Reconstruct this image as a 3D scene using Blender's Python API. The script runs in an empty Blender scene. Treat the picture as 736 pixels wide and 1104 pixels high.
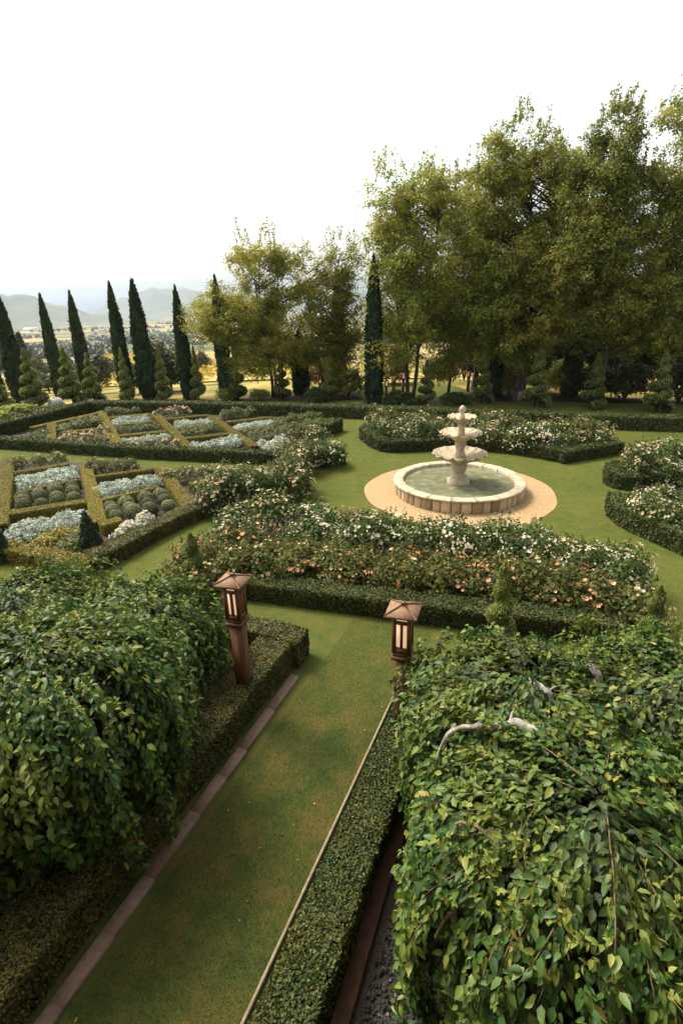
import bpy, math, random
import numpy as np
from mathutils import Matrix, Vector

rng = np.random.default_rng(11)
random.seed(11)
scene = bpy.context.scene
COL = scene.collection

# ------------------------------------------------------------------ camera
FPX = 570.0                                   # focal length in pixels of the 736x1104 photo
PITCH = math.atan(227 / 570.0)
ROLL = math.radians(1.5)
CAM_H = 5.5
_f = np.array([0, math.cos(PITCH), -math.sin(PITCH)])
_r0 = np.array([1.0, 0, 0]); _u0 = np.cross(_r0, _f)
_r = math.cos(ROLL) * _r0 - math.sin(ROLL) * _u0
_u = math.sin(ROLL) * _r0 + math.cos(ROLL) * _u0


def G(x, y, z=0.0):
    """survey helper: where the sight line of photo pixel (x, y) meets height z"""
    d = _f * FPX + _r * (x - 368) - _u * (y - 552)
    t = (z - CAM_H) / d[2]
    return np.array([d[0] * t, d[1] * t])


def ZAT(x, y, X, Y):
    d = _f * FPX + _r * (x - 368) - _u * (y - 552)
    return CAM_H + d[2] * math.hypot(X, Y) / math.hypot(d[0], d[1])


def GL(pts, z=0.0):
    return np.array([G(x, y, z) for x, y in pts])


cam_d = bpy.data.cameras.new('camera')
cam_d.sensor_fit = 'VERTICAL'; cam_d.sensor_height = 36.0
cam_d.lens = FPX / 1104 * 36
cam_d.clip_start = 0.05; cam_d.clip_end = 30000
cam = bpy.data.objects.new('camera', cam_d); COL.objects.link(cam)
M = Matrix(((_r[0], _u[0], -_f[0], 0), (_r[1], _u[1], -_f[1], 0), (_r[2], _u[2], -_f[2], CAM_H), (0, 0, 0, 1)))
cam.matrix_world = M
scene.camera = cam


# ------------------------------------------------------------------ terrain
def terrain(X, Y):
    e = np.maximum(0, np.hypot(X, Y - 16) - 22)
    z = -60 * (1 - np.exp(-e / 600.0)) * np.clip(e / 8.0, 0, 1)
    z = z + np.clip(e / 300, 0, 1) * 2.2 * np.sin(X / 90.0) * np.cos(Y / 130.0 + 1)
    return z


def GT(x, y, lo=20, hi=6000):
    d = _f * FPX + _r * (x - 368) - _u * (y - 552)
    h = math.hypot(d[0], d[1])
    t = lo
    while t < hi:
        X, Y = d[0] / h * t, d[1] / h * t
        if CAM_H + d[2] / h * t <= float(terrain(X, Y)):
            break
        t *= 1.004
    return np.array([X, Y])


# ------------------------------------------------------------------ materials
def new_mat(name):
    m = bpy.data.materials.new(name); m.use_nodes = True
    nt = m.node_tree; nt.nodes.clear()
    out = nt.nodes.new('ShaderNodeOutputMaterial')
    return m, nt, out


def nd(nt, t, **kw):
    n = nt.nodes.new(t)
    for k, v in kw.items():
        if k.startswith('i_'):
            n.inputs[k[2:].replace('_', ' ')].default_value = v
        else:
            setattr(n, k, v)
    return n


def ramp(nt, stops):
    n = nt.nodes.new('ShaderNodeValToRGB')
    el = n.color_ramp.elements
    while len(el) < len(stops):
        el.new(0.5)
    for e, (p, c) in zip(el, stops):
        e.position = p; e.color = (*c, 1)
    return n


def leaf_mat(name, stops, trans=0.25, rough=0.55, spec=0.3, patch=None, patch_scale=1.5, tcol=None):
    """leaf colour: random per leaf, broad patches of another foliage colour from world-size noise"""
    m, nt, out = new_mat(name)
    L = nt.links
    geo = nd(nt, 'ShaderNodeNewGeometry')
    rp = ramp(nt, stops)
    L.new(geo.outputs['Random Per Island'], rp.inputs[0])
    col = rp.outputs[0]
    if patch:
        tc = nd(nt, 'ShaderNodeNewGeometry')
        nz = nd(nt, 'ShaderNodeTexNoise'); nz.inputs['Scale'].default_value = patch_scale
        nz.inputs['Detail'].default_value = 3
        L.new(tc.outputs['Position'], nz.inputs['Vector'])
        mr = nd(nt, 'ShaderNodeMapRange'); mr.inputs[1].default_value = 0.47; mr.inputs[2].default_value = 0.68
        mr.inputs[4].default_value = 0.75
        L.new(nz.outputs[0], mr.inputs[0])
        mx = nd(nt, 'ShaderNodeMix', data_type='RGBA')
        mx.inputs[7].default_value = (*patch, 1)
        L.new(mr.outputs[0], mx.inputs[0]); L.new(col, mx.inputs[6]); col = mx.outputs[2]
    oi = nd(nt, 'ShaderNodeObjectInfo')
    hs = nd(nt, 'ShaderNodeHueSaturation')
    mr2 = nd(nt, 'ShaderNodeMapRange'); mr2.inputs[3].default_value = 0.8; mr2.inputs[4].default_value = 1.2
    L.new(oi.outputs['Random'], mr2.inputs[0]); L.new(mr2.outputs[0], hs.inputs['Value'])
    L.new(col, hs.inputs['Color']); col = hs.outputs[0]
    p = nd(nt, 'ShaderNodeBsdfPrincipled'); p.inputs['Roughness'].default_value = rough
    p.inputs['Specular IOR Level'].default_value = spec
    L.new(col, p.inputs['Base Color'])
    if trans > 0:
        tb = nd(nt, 'ShaderNodeBsdfTranslucent')
        hs2 = nd(nt, 'ShaderNodeHueSaturation'); hs2.inputs['Value'].default_value = 1.5
        hs2.inputs['Hue'].default_value = 0.505
        L.new(col, hs2.inputs['Color']); L.new(hs2.outputs[0], tb.inputs['Color'])
        ms = nd(nt, 'ShaderNodeMixShader'); ms.inputs[0].default_value = trans
        L.new(p.outputs[0], ms.inputs[1]); L.new(tb.outputs[0], ms.inputs[2])
        L.new(ms.outputs[0], out.inputs[0])
    else:
        L.new(p.outputs[0], out.inputs[0])
    return m


def noise_mat(name, stops, scale=3.0, detail=6, rough=0.9, bump=0.0, bscale=None, stretch=None, coords='pos', spec=0.3, dist=0.0):
    m, nt, out = new_mat(name); L = nt.links
    if coords == 'pos':
        v = nd(nt, 'ShaderNodeNewGeometry').outputs['Position']
    else:
        v = nd(nt, 'ShaderNodeTexCoord').outputs['Object']
    if stretch:
        mp = nd(nt, 'ShaderNodeMapping'); mp.inputs['Scale'].default_value = stretch
        L.new(v, mp.inputs[0]); v = mp.outputs[0]
    nz = nd(nt, 'ShaderNodeTexNoise'); nz.inputs['Scale'].default_value = scale; nz.inputs['Detail'].default_value = detail
    nz.inputs['Distortion'].default_value = dist; nz.inputs['Roughness'].default_value = 0.65
    L.new(v, nz.inputs['Vector'])
    rp = ramp(nt, stops); L.new(nz.outputs[0], rp.inputs[0])
    p = nd(nt, 'ShaderNodeBsdfPrincipled'); p.inputs['Roughness'].default_value = rough
    p.inputs['Specular IOR Level'].default_value = spec
    L.new(rp.outputs[0], p.inputs['Base Color'])
    if bump:
        n2 = nd(nt, 'ShaderNodeTexNoise'); n2.inputs['Scale'].default_value = bscale or scale * 4; n2.inputs['Detail'].default_value = 5
        L.new(v, n2.inputs['Vector'])
        b = nd(nt, 'ShaderNodeBump'); b.inputs['Strength'].default_value = bump; b.inputs['Distance'].default_value = 0.02
        L.new(n2.outputs[0], b.inputs['Height']); L.new(b.outputs[0], p.inputs['Normal'])
    L.new(p.outputs[0], out.inputs[0])
    return m


def lawn_mat():
    m, nt, out = new_mat('lawn_turf'); L = nt.links
    v = nd(nt, 'ShaderNodeNewGeometry').outputs['Position']
    n1 = nd(nt, 'ShaderNodeTexNoise'); n1.inputs['Scale'].default_value = 0.55; n1.inputs['Detail'].default_value = 5; n1.inputs['Roughness'].default_value = .6
    n2 = nd(nt, 'ShaderNodeTexNoise'); n2.inputs['Scale'].default_value = 45; n2.inputs['Detail'].default_value = 4
    n3 = nd(nt, 'ShaderNodeTexNoise'); n3.inputs['Scale'].default_value = 4.0; n3.inputs['Detail'].default_value = 6; n3.inputs['Roughness'].default_value = .7
    for n in (n1, n2, n3): L.new(v, n.inputs['Vector'])
    r1 = ramp(nt, [(0.3, (0.058, 0.075, 0.013)), (0.5, (0.082, 0.094, 0.017)), (0.7, (0.122, 0.108, 0.025))])
    L.new(n1.outputs[0], r1.inputs[0])
    r3 = ramp(nt, [(0.35, (0.036, 0.06, 0.011)), (0.52, (0.075, 0.092, 0.016)), (0.7, (0.135, 0.105, 0.03))])
    L.new(n3.outputs[0], r3.inputs[0])
    mx = nd(nt, 'ShaderNodeMix', data_type='RGBA'); mx.inputs[0].default_value = 0.45
    L.new(r1.outputs[0], mx.inputs[6]); L.new(r3.outputs[0], mx.inputs[7])
    mr = nd(nt, 'ShaderNodeMapRange'); mr.inputs[1].default_value = .3; mr.inputs[2].default_value = .7; mr.inputs[3].default_value = .6; mr.inputs[4].default_value = 1.35
    L.new(n2.outputs[0], mr.inputs[0])
    m2 = nd(nt, 'ShaderNodeMix', data_type='RGBA', blend_type='MULTIPLY'); m2.inputs[0].default_value = 1
    L.new(mx.outputs[2], m2.inputs[6]); L.new(mr.outputs[0], m2.inputs[7])
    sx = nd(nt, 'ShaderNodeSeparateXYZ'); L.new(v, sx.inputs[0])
    wr = nd(nt, 'ShaderNodeMapRange', interpolation_type='SMOOTHSTEP'); wr.inputs[1].default_value = 5.0; wr.inputs[2].default_value = 10.0; wr.inputs[3].default_value = 1; wr.inputs[4].default_value = 0  # turf at the near end: browner with wear, shade darkened into its colour
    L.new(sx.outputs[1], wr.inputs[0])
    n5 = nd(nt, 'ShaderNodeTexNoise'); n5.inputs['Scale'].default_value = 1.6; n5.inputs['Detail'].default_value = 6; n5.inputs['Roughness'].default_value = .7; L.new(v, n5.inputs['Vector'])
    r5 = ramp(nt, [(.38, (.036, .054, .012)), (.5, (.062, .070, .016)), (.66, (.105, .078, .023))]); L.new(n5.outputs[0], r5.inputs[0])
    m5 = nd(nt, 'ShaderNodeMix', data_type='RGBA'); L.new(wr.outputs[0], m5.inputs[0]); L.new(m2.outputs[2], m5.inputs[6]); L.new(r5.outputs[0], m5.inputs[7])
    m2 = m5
    p = nd(nt, 'ShaderNodeBsdfPrincipled'); p.inputs['Roughness'].default_value = .9; p.inputs['Specular IOR Level'].default_value = .1
    L.new(m2.outputs[2], p.inputs['Base Color'])
    b = nd(nt, 'ShaderNodeBump'); b.inputs['Strength'].default_value = .6; b.inputs['Distance'].default_value = .02
    n4 = nd(nt, 'ShaderNodeTexNoise'); n4.inputs['Scale'].default_value = 130; n4.inputs['Detail'].default_value = 3; L.new(v, n4.inputs['Vector'])
    L.new(n4.outputs[0], b.inputs['Height']); L.new(b.outputs[0], p.inputs['Normal'])
    L.new(p.outputs[0], out.inputs[0])
    return m


def valley_mat():
    m, nt, out = new_mat('valley_ground'); L = nt.links
    v = nd(nt, 'ShaderNodeNewGeometry').outputs['Position']
    mp = nd(nt, 'ShaderNodeMapping'); mp.inputs['Scale'].default_value = (0.0042, 0.0068, 0); mp.inputs['Rotation'].default_value = (0, 0, .35)
    L.new(v, mp.inputs[0])
    vo = nd(nt, 'ShaderNodeTexVoronoi'); vo.inputs['Scale'].default_value = 1.0; L.new(mp.outputs[0], vo.inputs['Vector'])
    sep = nd(nt, 'ShaderNodeSeparateColor'); L.new(vo.outputs['Color'], sep.inputs[0])
    r1 = ramp(nt, [(0.0, (0.23, 0.19, 0.11)), (0.3, (0.10, 0.115, 0.05)), (0.5, (0.27, 0.225, 0.14)), (0.7, (0.09, 0.11, 0.045)), (0.85, (0.32, 0.25, 0.10))])
    r1.color_ramp.interpolation = 'CONSTANT'
    L.new(sep.outputs[0], r1.inputs[0])
    nz = nd(nt, 'ShaderNodeTexNoise'); nz.inputs['Scale'].default_value = 0.02; nz.inputs['Detail'].default_value = 8; L.new(v, nz.inputs['Vector'])
    r2 = ramp(nt, [(0.3, (0.55, 0.55, 0.5)), (0.7, (1.3, 1.25, 1.1))]); L.new(nz.outputs[0], r2.inputs[0])
    m2 = nd(nt, 'ShaderNodeMix', data_type='RGBA', blend_type='MULTIPLY'); m2.inputs[0].default_value = 1
    L.new(r1.outputs[0], m2.inputs[6]); L.new(r2.outputs[0], m2.inputs[7])
    # near slope: golden dry grass below the garden
    n3 = nd(nt, 'ShaderNodeTexNoise'); n3.inputs['Scale'].default_value = 0.25; n3.inputs['Detail'].default_value = 8; L.new(v, n3.inputs['Vector'])
    r3 = ramp(nt, [(0.36, (0.08, 0.09, 0.02)), (0.52, (0.24, 0.19, 0.05)), (0.7, (0.36, 0.28, 0.09))]); L.new(n3.outputs[0], r3.inputs[0])
    ln = nd(nt, 'ShaderNodeVectorMath', operation='LENGTH'); L.new(v, ln.inputs[0])
    mr = nd(nt, 'ShaderNodeMapRange'); mr.inputs[1].default_value = 120; mr.inputs[2].default_value = 170; L.new(ln.outputs['Value'], mr.inputs[0])
    m3 = nd(nt, 'ShaderNodeMix', data_type='RGBA'); L.new(mr.outputs[0], m3.inputs[0]); L.new(r3.outputs[0], m3.inputs[6]); L.new(m2.outputs[2], m3.inputs[7])
    # the garden terrace itself: dark earth
    r4 = ramp(nt, [(0.3, (0.018, 0.014, 0.010)), (0.7, (0.05, 0.038, 0.025))]); n5 = nd(nt, 'ShaderNodeTexNoise'); n5.inputs['Scale'].default_value = 8; L.new(v, n5.inputs['Vector']); L.new(n5.outputs[0], r4.inputs[0])
    mr5 = nd(nt, 'ShaderNodeMapRange'); mr5.inputs[1].default_value = 33.5; mr5.inputs[2].default_value = 37; L.new(ln.outputs['Value'], mr5.inputs[0])
    m4 = nd(nt, 'ShaderNodeMix', data_type='RGBA'); L.new(mr5.outputs[0], m4.inputs[0]); L.new(r4.outputs[0], m4.inputs[6]); L.new(m3.outputs[2], m4.inputs[7])
    p = nd(nt, 'ShaderNodeBsdfPrincipled'); p.inputs['Roughness'].default_value = .95; p.inputs['Specular IOR Level'].default_value = .1
    L.new(m4.outputs[2], p.inputs['Base Color']); L.new(p.outputs[0], out.inputs[0])
    return m


def island_mat(name, stops, rough=.8, nscale=20, bump=.3, spec=.3):
    m, nt, out = new_mat(name); L = nt.links
    geo = nd(nt, 'ShaderNodeNewGeometry')
    rp = ramp(nt, stops); L.new(geo.outputs['Random Per Island'], rp.inputs[0])
    nz = nd(nt, 'ShaderNodeTexNoise'); nz.inputs['Scale'].default_value = nscale; nz.inputs['Detail'].default_value = 7; nz.inputs['Roughness'].default_value = .7
    L.new(geo.outputs['Position'], nz.inputs['Vector'])
    r2 = ramp(nt, [(0.28, (0.42, 0.40, 0.36)), (0.45, (.9, .87, .82)), (0.7, (1.22, 1.2, 1.16))]); L.new(nz.outputs[0], r2.inputs[0])
    m2 = nd(nt, 'ShaderNodeMix', data_type='RGBA', blend_type='MULTIPLY'); m2.inputs[0].default_value = 1
    L.new(rp.outputs[0], m2.inputs[6]); L.new(r2.outputs[0], m2.inputs[7])
    p = nd(nt, 'ShaderNodeBsdfPrincipled'); p.inputs['Roughness'].default_value = rough; p.inputs['Specular IOR Level'].default_value = spec
    L.new(m2.outputs[2], p.inputs['Base Color'])
    b = nd(nt, 'ShaderNodeBump'); b.inputs['Strength'].default_value = bump; b.inputs['Distance'].default_value = .01
    L.new(nz.outputs[0], b.inputs['Height']); L.new(b.outputs[0], p.inputs['Normal'])
    L.new(p.outputs[0], out.inputs[0])
    return m


MT = {}
MT['box'] = leaf_mat('box_leaf', [(0, (.018, .034, .010)), (.45, (.036, .058, .014)), (.8, (.072, .088, .020)), (1, (.13, .115, .03))], trans=.12, spec=.2, patch=(.10, .095, .024), patch_scale=2.2)
MT['boxnear'] = leaf_mat('box_leaf_bronzed', [(0, (.028, .036, .010)), (.4, (.058, .072, .017)), (.75, (.12, .115, .026)), (1, (.20, .155, .04))], trans=.15, patch=(.17, .14, .032), patch_scale=2.6)
MT['boxgold'] = leaf_mat('golden_box_leaf', [(0, (.15, .135, .022)), (.5, (.22, .18, .03)), (1, (.29, .22, .04))], trans=.2, patch=(.20, .17, .03), patch_scale=1.5)
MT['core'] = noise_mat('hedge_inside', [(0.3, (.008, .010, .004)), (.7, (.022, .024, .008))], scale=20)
MT['cyp'] = leaf_mat('cypress_leaf', [(0, (.012, .028, .012)), (.6, (.028, .050, .018)), (1, (.05, .07, .022))], trans=.08)
MT['spiral'] = leaf_mat('spiral_leaf', [(0, (.085, .115, .030)), (.6, (.18, .21, .050)), (1, (.29, .29, .08))], trans=.2, spec=.15)
MT['mul'] = leaf_mat('mulberry_leaf', [(0, (.022, .056, .014)), (.5, (.052, .105, .020)), (.8, (.10, .155, .026)), (.96, (.18, .20, .03)), (1, (.30, .24, .06))], trans=.2, rough=.45, spec=.25, patch=(.15, .175, .025), patch_scale=1.1)
MT['mulyoung_lit'] = leaf_mat('young_lit_mulberry_leaf', [(0, (.08, .135, .018)), (.5, (.15, .20, .028)), (1, (.30, .29, .05))], trans=.35, rough=.5, spec=.25)  # young growth, yellowed further so the crown tops look lit
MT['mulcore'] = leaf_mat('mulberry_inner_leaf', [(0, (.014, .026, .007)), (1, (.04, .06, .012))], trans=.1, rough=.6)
MT['tree'] = leaf_mat('tree_leaf', [(0, (.08, .118, .022)), (.5, (.17, .21, .038)), (.85, (.27, .275, .05)), (1, (.38, .26, .04))], trans=.42, spec=.15, patch=(.29, .25, .04), patch_scale=.45)
MT['treelight'] = leaf_mat('light_tree_leaf', [(0, (.08, .105, .018)), (.5, (.16, .18, .03)), (.9, (.26, .235, .04)), (1, (.38, .27, .045))], trans=.5, spec=.15, patch=(.28, .24, .042), patch_scale=.5)
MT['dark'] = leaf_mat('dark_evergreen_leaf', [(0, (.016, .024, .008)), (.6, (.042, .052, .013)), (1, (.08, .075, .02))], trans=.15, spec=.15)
MT['slope'] = leaf_mat('slope_tree_leaf', [(0, (.025, .036, .012)), (.6, (.06, .072, .02)), (1, (.12, .11, .03))], trans=.2)
MT['rust'] = leaf_mat('rust_leaf', [(0, (.09, .05, .01)), (.6, (.22, .10, .02)), (1, (.36, .19, .03))], trans=.3)
MT['rose'] = leaf_mat('rose_leaf', [(0, (.020, .042, .012)), (.55, (.052, .088, .020)), (.9, (.12, .145, .030)), (1, (.20, .16, .045))], trans=.25, rough=.6, spec=.18)
MT['rosepeach'] = leaf_mat('rose_leaf_bronze', [(0, (.032, .048, .014)), (.5, (.078, .10, .022)), (.85, (.155, .15, .033)), (1, (.25, .15, .055))], trans=.25, rough=.6, spec=.18)
MT['white_p'] = leaf_mat('white_petal', [(0, (.40, .30, .17)), (.15, (.62, .52, .36)), (.5, (.74, .68, .52)), (1, (.80, .76, .66))], trans=.25, rough=.6)
MT['cream_p'] = leaf_mat('cream_petal', [(0, (.36, .24, .12)), (.15, (.58, .40, .22)), (.5, (.68, .54, .33)), (1, (.76, .66, .48))], trans=.2, rough=.6)
MT['peach_p'] = leaf_mat('peach_petal', [(0, (.42, .20, .10)), (.15, (.70, .30, .14)), (.5, (.78, .38, .21)), (.8, (.78, .50, .30)), (1, (.82, .64, .45))], trans=.25, rough=.6)
MT['silver'] = leaf_mat('silver_leaf', [(0, (.20, .24, .18)), (.5, (.34, .38, .30)), (1, (.55, .58, .50))], trans=.15, rough=.7)
MT['grey'] = leaf_mat('grey_green_leaf', [(0, (.06, .078, .035)), (.5, (.11, .125, .05)), (1, (.18, .18, .08))], trans=.12, rough=.7)
MT['green'] = leaf_mat('fresh_green_leaf', [(0, (.045, .065, .015)), (.5, (.09, .11, .024)), (1, (.18, .17, .04))], trans=.2)
MT['yellow'] = leaf_mat('yellow_green_leaf', [(0, (.12, .12, .02)), (.5, (.22, .19, .03)), (1, (.36, .28, .06))], trans=.2)
MT['far'] = leaf_mat('far_woodland_leaf', [(0, (.018, .024, .010)), (.6, (.04, .045, .016)), (1, (.075, .065, .02))], trans=0)
MT['bark'] = noise_mat('bark', [(.3, (.035, .026, .018)), (.7, (.11, .085, .06))], scale=9, stretch=(1, 1, .25), bump=.5, coords='obj')
MT['palebark'] = noise_mat('pale_bark', [(.3, (.10, .085, .065)), (.5, (.26, .235, .20)), (.72, (.43, .41, .37))], scale=22, stretch=(1, 1, .5), bump=.6, coords='obj')
MT['twig'] = noise_mat('twig_bark', [(.3, (.09, .06, .03)), (.7, (.22, .15, .085))], scale=20)
MT['limewash'] = noise_mat('limewashed_bark', [(.3, (.20, .18, .15)), (.7, (.36, .33, .29))], scale=12)
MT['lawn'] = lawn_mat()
MT['blade'] = leaf_mat('grass_blade', [(0, (.028, .048, .010)), (.5, (.054, .070, .014)), (.85, (.095, .085, .020)), (1, (.17, .12, .04))], trans=.2, rough=.7, spec=.1, patch=(.115, .075, .024), patch_scale=1.5)
MT['ground'] = valley_mat()
MT['soil'] = noise_mat('bed_soil', [(.3, (.020, .014, .010)), (.7, (.06, .042, .028))], scale=14, bump=.8, bscale=60)
MT['darkmulch'] = island_mat('dark_gravel_chip', [(0, (.006, .007, .008)), (.8, (.022, .023, .024)), (.97, (.06, .06, .06)), (1, (.22, .22, .21))], rough=.7)
MT['gravel'] = noise_mat('sandy_gravel', [(.3, (.27, .17, .080)), (.5, (.355, .235, .115)), (.72, (.44, .31, .17))], scale=11, bump=.7, bscale=90)
MT['kerb'] = island_mat('brown_stone_kerb', [(0, (.155, .105, .075)), (1, (.19, .13, .095))], nscale=16, rough=.85)
MT['timber'] = noise_mat('weathered_timber', [(.3, (.035, .017, .010)), (.7, (.095, .045, .024))], scale=9, bump=.4, bscale=40)
MT['edge'] = noise_mat('thin_pale_edging', [(.3, (.17, .135, .08)), (.7, (.28, .23, .15))], scale=14)
MT['stone'] = island_mat('cream_carved_stone', [(0, (.37, .31, .215)), (1, (.46, .39, .28))], nscale=14, rough=.75)
MT['block'] = island_mat('rough_wall_block', [(0, (.24, .18, .11)), (.4, (.36, .28, .17)), (.75, (.46, .37, .23)), (1, (.55, .46, .32))], nscale=22, bump=.7)
MT['coping'] = island_mat('cream_coping', [(0, (.41, .345, .24)), (1, (.50, .43, .31))], nscale=9, rough=.75)
MT['wood'] = noise_mat('red_brown_wood', [(.3, (.065, .027, .012)), (.55, (.135, .058, .024)), (.75, (.22, .105, .048))], scale=11, stretch=(3, 3, .35), rough=.55, coords='obj', bump=.15)
MT['roofwood'] = noise_mat('sunbleached_cedar', [(.3, (.14, .078, .04)), (.6, (.245, .15, .085)), (.8, (.33, .22, .13))], scale=16, stretch=(1, 1, 1), rough=.7, coords='obj', bump=.3)
MT['whitewall'] = noise_mat('white_paint', [(.3, (.70, .68, .64)), (.7, (.8, .78, .75))], scale=4)
MT['redroof'] = noise_mat('clay_roof', [(.3, (.22, .11, .07)), (.7, (.34, .18, .12))], scale=2)
MT['hill'] = noise_mat('far_hill', [(.35, (.045, .055, .035)), (.6, (.10, .095, .05)), (.75, (.16, .13, .07))], scale=.006, detail=8)
MT['vine'] = leaf_mat('golden_vine_leaf', [(0, (.28, .20, .035)), (.6, (.42, .30, .05)), (1, (.52, .39, .08))], trans=.3)
MT['boulder'] = noise_mat('pale_boulder', [(.3, (.34, .32, .29)), (.7, (.58, .56, .52))], scale=3, bump=.4)


def glow_mat():
    m, nt, out = new_mat('lamp_diffuser'); L = nt.links
    p = nd(nt, 'ShaderNodeBsdfPrincipled'); p.inputs['Base Color'].default_value = (.8, .66, .52, 1); p.inputs['Roughness'].default_value = .5
    p.inputs['Emission Color'].default_value = (1, .62, .38, 1); p.inputs['Emission Strength'].default_value = .32
    L.new(p.outputs[0], out.inputs[0]); return m


def water_mat():
    m, nt, out = new_mat('fountain_water'); L = nt.links
    p = nd(nt, 'ShaderNodeBsdfPrincipled'); p.inputs['Roughness'].default_value = .12; p.inputs['IOR'].default_value = 1.33
    v = nd(nt, 'ShaderNodeTexCoord').outputs['Object']
    nz = nd(nt, 'ShaderNodeTexNoise'); nz.inputs['Scale'].default_value = 3.5; nz.inputs['Detail'].default_value = 6; L.new(v, nz.inputs['Vector'])
    r = ramp(nt, [(.35, (.12, .125, .07)), (.6, (.19, .19, .115)), (.75, (.34, .33, .24))]); L.new(nz.outputs[0], r.inputs[0]); L.new(r.outputs[0], p.inputs['Base Color'])
    n2 = nd(nt, 'ShaderNodeTexNoise'); n2.inputs['Scale'].default_value = 14; n2.inputs['Detail'].default_value = 3; L.new(v, n2.inputs['Vector'])
    b = nd(nt, 'ShaderNodeBump'); b.inputs['Strength'].default_value = .35; b.inputs['Distance'].default_value = .02
    L.new(n2.outputs[0], b.inputs['Height']); L.new(b.outputs[0], p.inputs['Normal'])
    L.new(p.outputs[0], out.inputs[0]); return m


MT['shadehouse_render'] = noise_mat('ochre_render', [(.3, (.16, .12, .08)), (.7, (.22, .17, .11))], scale=3)
MT['glow'] = glow_mat(); MT['water'] = water_mat()


# ------------------------------------------------------------------ mesh tools
class MB:
    """collects faces and links them as ONE mesh object"""
    def __init__(self):
        self.v = []; self.n = 0; self.f = []        # f: (array (m,k), material slot)

    def add(self, V, F, mi=0):
        V = np.asarray(V, dtype=np.float32).reshape(-1, 3)
        if isinstance(F, np.ndarray):
            self.f.append((F.astype(np.int32) + self.n, mi))
        else:
            by = {}
            for q in F: by.setdefault(len(q), []).append(q)
            for k, a in by.items(): self.f.append((np.array(a, dtype=np.int32) + self.n, mi))
        self.v.append(V); self.n += len(V)

    def mesh(self, name, mats, smooth=False):
        me = bpy.data.meshes.new(name)
        V = np.concatenate(self.v); me.vertices.add(len(V)); me.vertices.foreach_set('co', V.ravel())
        loops = np.concatenate([a.ravel() for a, _ in self.f]); me.loops.add(len(loops)); me.loops.foreach_set('vertex_index', loops)
        sizes = np.concatenate([np.full(len(a), a.shape[1], np.int32) for a, _ in self.f])
        starts = np.concatenate([[0], np.cumsum(sizes)[:-1]]).astype(np.int32)
        me.polygons.add(len(sizes)); me.polygons.foreach_set('loop_start', starts)
        mi = np.concatenate([np.full(len(a), m, np.int32) for a, m in self.f]); me.polygons.foreach_set('material_index', mi)
        if smooth: me.polygons.foreach_set('use_smooth', np.ones(len(sizes), bool))
        for m in mats: me.materials.append(m)
        me.update(calc_edges=True); me.validate()
        return me

    def build(self, name, mats, parent=None, smooth=False, loc=(0, 0, 0)):
        if not isinstance(mats, (list, tuple)): mats = [mats]
        o = bpy.data.objects.new(name, self.mesh(name, mats, smooth)); COL.objects.link(o)
        o.location = loc
        if parent: o.parent = parent
        return o


def unit(a): return a / np.maximum(np.linalg.norm(a, axis=-1, keepdims=True), 1e-9)


T_DIA = (np.array([(0, 0, 0), (.45, .36, .04), (1, 0, 0), (.45, -.36, .04)]), np.array([(0, 3, 2, 1)]))
T_HEX = (np.array([(0, 0, 0), (.3, .3, .03), (.72, .24, .0), (1, 0, -.04), (.72, -.24, .0), (.3, -.3, .03)]), np.array([(0, 5, 2, 1), (5, 4, 3, 2)]))
T_LEAF = (np.array([(0, 0, 0), (.33, 0, -.02), (.7, 0, -.05), (1, 0, -.16), (.27, .255, .07), (.64, .20, .02), (.27, -.255, .07), (.64, -.20, .02)]),
          np.array([(0, 1, 4, 4), (1, 2, 5, 4), (2, 3, 5, 5), (1, 0, 6, 6), (2, 1, 6, 7), (3, 2, 7, 7)]))
T_NEEDLE = (np.array([(0, .5, 0), (0, -.5, 0), (.6, -.3, 0), (1, 0, 0), (.6, .3, 0)]) * np.array([1, .35, 1]), np.array([(0, 1, 2, 3), (0, 3, 3, 4)]))


def cards(mb, P, N, T, size, tpl, mi=0):
    tv, tf = tpl
    N = unit(N); T = unit(T - (T * N).sum(1, keepdims=True) * N); B = np.cross(N, T)
    size = np.broadcast_to(np.asarray(size, float), (len(P),))
    V = P[:, None, :] + size[:, None, None] * (tv[None, :, 0, None] * T[:, None, :] + tv[None, :, 1, None] * B[:, None, :] + tv[None, :, 2, None] * N[:, None, :])
    k = len(tv)
    off = (np.arange(len(P)) * k)[:, None]
    V = V.reshape(-1, 3)
    base = mb.n
    mb.v.append(V.astype(np.float32)); mb.n += len(V)
    tri = [f for f in tf if len(set(f)) == 3]; quad = [f for f in tf if len(set(f)) == 4]
    if tri:
        t3 = []
        for f in tri:
            u = []
            for q in f:
                if q not in u: u.append(q)
            t3.append(u)
        t3 = np.array(t3)
        mb.f.append(((t3[None] + off[:, :, None]).reshape(-1, 3).astype(np.int32) + base, mi))
    if quad:
        q4 = np.array(quad)
        mb.f.append(((q4[None] + off[:, :, None]).reshape(-1, 4).astype(np.int32) + base, mi))


def rnd(n): return rng.normal(size=(n, 3))


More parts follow.
